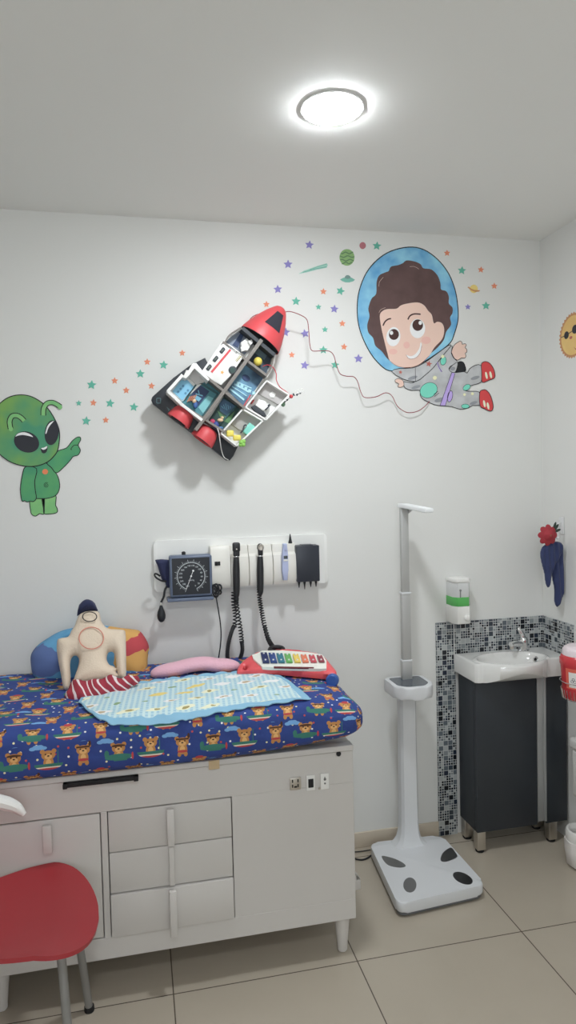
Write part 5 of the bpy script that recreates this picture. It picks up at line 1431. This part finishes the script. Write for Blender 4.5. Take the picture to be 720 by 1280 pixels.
def boxwing(outer, name, w0, w1, th):
    c = V((sum(p[0] for p in outer)/len(outer), sum(p[1] for p in outer)/len(outer)))
    bm = zpoly(outer, w0, w0+.008)
    for a, b_ in zip(outer, outer[1:]+outer[:1]): zboard(a, b_, th, w0, w1, bm)
    return obj(name, bm, R_wht, rk)
wg2 = boxwing([(416, 455), (502, 346), (594, 404), (500, 506)], 'open_wing', .085, .140, 6)
obj('wing_inner', zpoly([(466, 398), (506, 352), (588, 406), (556, 446)], .092, .110), mat('wing_dim_grey', (158, 154, 152), .5), wg2)
obj('wing_hatch', zpoly([(512, 402), (524, 390), (540, 400), (532, 416), (516, 414)], .109, .113, .001), R_wht, wg2)
bm = B(); zpoly([(440, 452), (462, 440), (490, 470), (502, 492), (486, 490), (456, 472)], .092, .118, .002, bm); zboard((500, 462), (516, 444), 8, .092, .12, bm)
obj('wing_bench', bm, R_drk, wg2)
bm = B(); zboard((440, 440), (450, 425), 5, .092, .112, bm); obj('wing_red_strip', bm, R_red, wg2)
bm = B(); zpoly([(456, 446), (470, 424), (498, 430), (508, 452), (488, 470)], .092, .122, .003, bm)
obj('wing_seat', bm, R_wht, wg2)
wg3 = boxwing([(316, 562), (404, 462), (486, 510), (380, 612)], 'open_wing', .085, .145, 6)
obj('wing_inner', zpoly([(352, 520), (404, 468), (476, 512), (432, 556), (392, 548)], .092, .112), mat('wing_dim_grey2', (150, 146, 142), .5), wg3)
# red engine bells
ax_ = (zp(380, 250, .1)-zp(230, 455, .1)); ax_ = V((ax_.x, 0, ax_.z)).normalized()
for tx, ty in ((172, 468), (268, 548)):
    t0 = zp(tx, ty, .105)
    obj('engine_bell', add_lathe(B(), [(.026, .006), (.034, .002), (.042, -.014), (.047, -.034), (.049, -.052), (.045, -.053), (.040, -.030), (.028, -.004)], t0, ax_, n=32, capend=False), R_red, rk, sharp=60)
# nose cone
nb = zp(474, 182, .100); tipp = zp(560, 56, .095)
axn = V((tipp.x-nb.x, 0, tipp.z-nb.z)); Ln = axn.length; axn.normalize()
rb = .089
prof = [(rb, 0), (rb*.985, .012), (rb*.90, Ln*.25), (rb*.74, Ln*.5), (rb*.54, Ln*.75), (rb*.36, Ln*.92), (rb*.26, Ln*1.0), (rb*.14, Ln*1.04), (0.0, Ln*1.05)]
inn = [(rb*.93, -.0), (rb*.86, Ln*.2), (rb*.66, Ln*.5), (0.0, Ln*.7)]
bm = B(); sq = Matrix.Scale(.82, 4, (0, 1, 0))
add_lathe(bm, prof, (0, 0, 0), axn, n=40, capend=False); 
bm.transform(sq); bm.transform(Matrix.Translation(nb))
cone = obj('nose_cone', bm, R_red, rk, sharp=50)
bm = add_lathe(B(), inn, (0, 0, 0), axn, n=40, capend=False); bm.transform(sq); bm.transform(Matrix.Translation(nb)); obj('cone_lining', bm, R_drk, cone)
# cockpit window follows the cone surface
un = (V((0, 1, 0)) - axn*axn.y).normalized(); wn = axn.cross(un)
def conept(t, ph, off):
    i = 0; z_ = t*Ln
    for (r0_, z0_), (r1_, z1_) in zip(prof, prof[1:]):
        if z0_ <= z_ <= z1_: r_ = r0_+(r1_-r0_)*(z_-z0_)/(z1_-z0_); break
    d = (-un*math.cos(ph)+wn*math.sin(ph)); p_ = axn*z_+d*(r_+off)
    return nb+V((p_.x, p_.y*.82, p_.z))
def conepatch(t0, t1, h0, h1, sh, off, n=8):
    bm = B(); G = [[bm.verts.new(conept(t0+(t1-t0)*i/n, sh+(-1+2*j/n)*(h0+(h1-h0)*i/n), off)) for j in range(n+1)] for i in range(n+1)]
    for i in range(n):
        for j in range(n): bm.faces.new((G[i][j], G[i+1][j], G[i+1][j+1], G[i][j+1]))
    return bm
SGN = 1 if (wn.x*.78-wn.z*.62) > 0 else -1
obj('cockpit_window', conepatch(.36, .84, .50, .36, SGN*.14, .0014), mat('cockpit_glass', (44, 44, 54), .15), cone)
# loose toys inside the rocket and the cords
def ztoy(name, label, parts, cat='toy'):
    t = thing(name, label, cat, tuple(zp(*parts[0][1], parts[0][2])))
    for nm, c_, w_, r_, mm in parts:
        obj(nm, add_ball(B(), zp(*c_, w_), r_, 14), mm, t)
    return t
yel = mat('toy_yellow', (224, 188, 50), .4); grn = mat('toy_green', (118, 176, 60), .5); tl = mat('toy_turquoise', (104, 184, 170), .5)
obj('toy_ball', add_ball(B(), zp(466, 268, .115), .017, 18), yel, label='yellow ball in the upper right room of the toy rocket', cat='toy')
obj('toy_block', add_box(B(), zp(352, 562, .125)-V((.014, .012, .012)), zp(352, 562, .125)+V((.014, .012, .012)), .006, 3), yel, label='upper yellow block in the lowest open wing of the rocket', cat='toy')
obj('toy_block', add_box(B(), zp(380, 580, .13)-V((.015, .012, .011)), zp(380, 580, .13)+V((.015, .012, .011)), .006, 3), yel, label='lower yellow block at the edge of the lowest open wing', cat='toy')
c_ = zp(428, 546, .118); Mx = Matrix.Translation(c_)@Matrix.Rotation(.65, 4, 'Y')
bm = add_box(B(), (-.014, -.016, -.022), (.014, .016, .022), .002, 2, Mx)
obj('toy_crate', bm, tl, label='turquoise toy crate tilted in the lowest open wing', cat='toy')
bm = add_tube(B(), catmull([zp(395, 560, .128), zp(405, 548, .132), zp(410, 530, .128), zp(418, 528, .124)], 5), .003, 6)
obj('toy_tool', bm, R_drk, label='small dark toy tool left of the turquoise crate', cat='toy')
bm = B()
for dx, dy, r_ in ((0, 0, .010), (9, -5, .009), (-3, 9, .008), (8, 8, .009)): add_ball(bm, zp(398+dx, 600+dy, .145), r_, 10)
obj('toy_plant', bm, grn, label='bright green toy plant at the tip of the lowest open wing', cat='toy')
ztoy('toy_figure', 'tiny blue toy figure with tan head in the lower left room', [('body', (210, 446), .112, (.009, .008, .014), mat('fig_blue', (54, 92, 150), .5)), ('head', (206, 430), .114, .008, mat('fig_tan', (206, 172, 132), .5))])
ztoy('toy_figure', 'tiny magenta and blue toy figure in the lower right room', [('body', (294, 528), .13, (.012, .010, .015), mat('fig_navy', (44, 62, 128), .5)), ('head', (280, 514), .128, .0105, mat('fig_magenta', (176, 44, 84), .5)), ('arm', (312, 540), .13, (.012, .006, .006), mat('fig_blue2', (58, 104, 150), .5)), ])
ztoy('toy_figure', 'tiny tan toy animal on the shelf of the lower right room', [('body', (312, 508), .116, (.012, .008, .007), MATS['fig_tan']), ('head', (320, 498), .118, .006, MATS['fig_tan'])])
bm = B()
for k in range(4): zboard((178+k*8, 432-k*2), (190+k*8, 410-k*2), 4, .097, .116, bm)
obj('toy_rack', bm, mat('toy_rust', (176, 106, 66), .6), label='rust coloured toy rack leaning in the lower left room', cat='toy')
obj('pull_string', add_tube(B(), catmull([zp(x, y, w_) for x, y, w_ in ((300, 542, .15), (306, 560, .152), (312, 600, .145), (318, 635, .12), (328, 660, .10), (345, 670, .085))], 6), .0016, 6), R_wht, rk, label='thin white string')
rcord = mat('red_cord', (178, 38, 52), .6)
obj('toy_tether', add_tube(B(), catmull([zp(x, y, w_) for x, y, w_ in ((486, 288, .125), (506, 282, .135), (528, 292, .14), (541, 318, .14), (542, 345, .14), (556, 372, .138), (580, 390, .132), (600, 408, .125))], 6), .0017, 6), rcord, label='short red tether from the rocket to the floating toy', cat='cord')
ft = thing('floating_toy', 'tiny white and green toy with red bead dangling right of the rocket', 'toy', tuple(zp(602, 412, .12)))
obj('bead', add_ball(B(), zp(602, 411, .12), .0078, 14), R_red, ft)
bm = B()
for x, y, r_ in ((622, 398, .008), (632, 392, .006), (645, 388, .0085)):
    c_ = zp(x, y, .115); add_tube(bm, [c_+V((r_*math.cos(k*PI/8), .002*math.sin(k), r_*math.sin(k*PI/8))) for k in range(17)], .0017, 6)
obj('ring', bm, R_wht, ft)
bm = B()
for x, y, r_ in ((586, 425, .004), (576, 432, .003), (612, 402, .004), (626, 404, .004), (640, 398, .003)): add_ball(bm, zp(x, y, .118), r_, 8)
obj('bar', add_tube(bm, [zp(572, 440, .118), zp(590, 422, .118), zp(602, 412, .118), zp(628, 402, .116), zp(648, 395, .115)], .0012, 5), R_drk, ft)
obj('rock', add_ball(B(), zp(569, 443, .118), (.009, .007, .010), 10), mat('toy_dull_green', (92, 128, 100), .6), ft)
cpx = [(355.5, 390.2, .10), (363, 389.5, .105), (375, 393.5, .10), (383.5, 399.5, .095), (385.8, 412, .09), (387.2, 430, .085), (390, 438.2, .08), (400, 438.6, .075), (411, 438.8, .07), (417, 444, .068), (420.5, 456, .062), (425, 467, .058), (433, 470.2, .054), (442, 471, .05), (447, 477, .047), (451, 490, .044), (456, 496.8, .042), (470, 496, .038), (482, 491, .036), (490, 495, .033), (497, 508, .03), (509, 515.6, .025), (522, 514, .02), (531, 508, .012), (537, 501.5, .005)]
obj('long_cord', add_tube(B(), catmull([aty(px, py, -w_) for px, py, w_ in cpx], 5), .0017, 6), mat('dark_red_cord', (132, 44, 54), .6), label='long dark red cord from the rocket nose to the painted astronaut', cat='cord')
obj('nose_loop', add_tube(B(), catmull([zp(x, y, w_) for x, y, w_ in ((428, 108, .09), (440, 88, .10), (462, 76, .10), (492, 70, .11), (520, 62, .12))], 5), .0016, 6), MATS['dark_red_cord'], rk, label='dark red string loop')

# ------------------------------------------------------------------ pieces that stand apart become parts of their own
def split_loose(o):
    bm = bmesh.new(); bm.from_mesh(o.data); bm.verts.ensure_lookup_table()
    seen, isl = set(), []
    for v in bm.verts:
        if v in seen: continue
        st_, comp = [v], []
        seen.add(v)
        while st_:
            x_ = st_.pop(); comp.append(x_)
            for e in x_.link_edges:
                w_ = e.other_vert(x_)
                if w_ not in seen: seen.add(w_); st_.append(w_)
        isl.append([x_.index for x_ in comp])
    bm.free()
    if len(isl) < 2: return
    base = o.name.split('.')[0]
    for k, comp in enumerate(isl):
        keep = set(comp); nb_ = bmesh.new(); nb_.from_mesh(o.data); nb_.verts.ensure_lookup_table()
        bmesh.ops.delete(nb_, geom=[v for v in nb_.verts if v.index not in keep], context='VERTS')
        me = bpy.data.meshes.new(base); nb_.to_mesh(me); nb_.free(); me.materials.append(o.data.materials[0])
        if k == 0: first = me
        else:
            c = o.copy(); c.data = me; COL.objects.link(c)
    o.data = first
SPLIT = {'suit_button', 'collar_star', 'key_pin', 'suit_smudge', 'suit_line', 'hair_shine', 'shine', 'antenna_tip', 'stripe', 'streak', 'foot', 'wing_dots', 'fin_print', 'wire', 'door_lettering', 'jack'}
for o in list(COL.objects):
    if o.type == 'MESH' and o.name.split('.')[0] in SPLIT: split_loose(o)

# ------------------------------------------------------------------ view
sc.view_settings.view_transform = 'Standard'; sc.view_settings.look = 'None'
sc.view_settings.gamma = 1; sc.view_settings.use_curve_mapping = False
sc.view_settings.exposure = 0.07
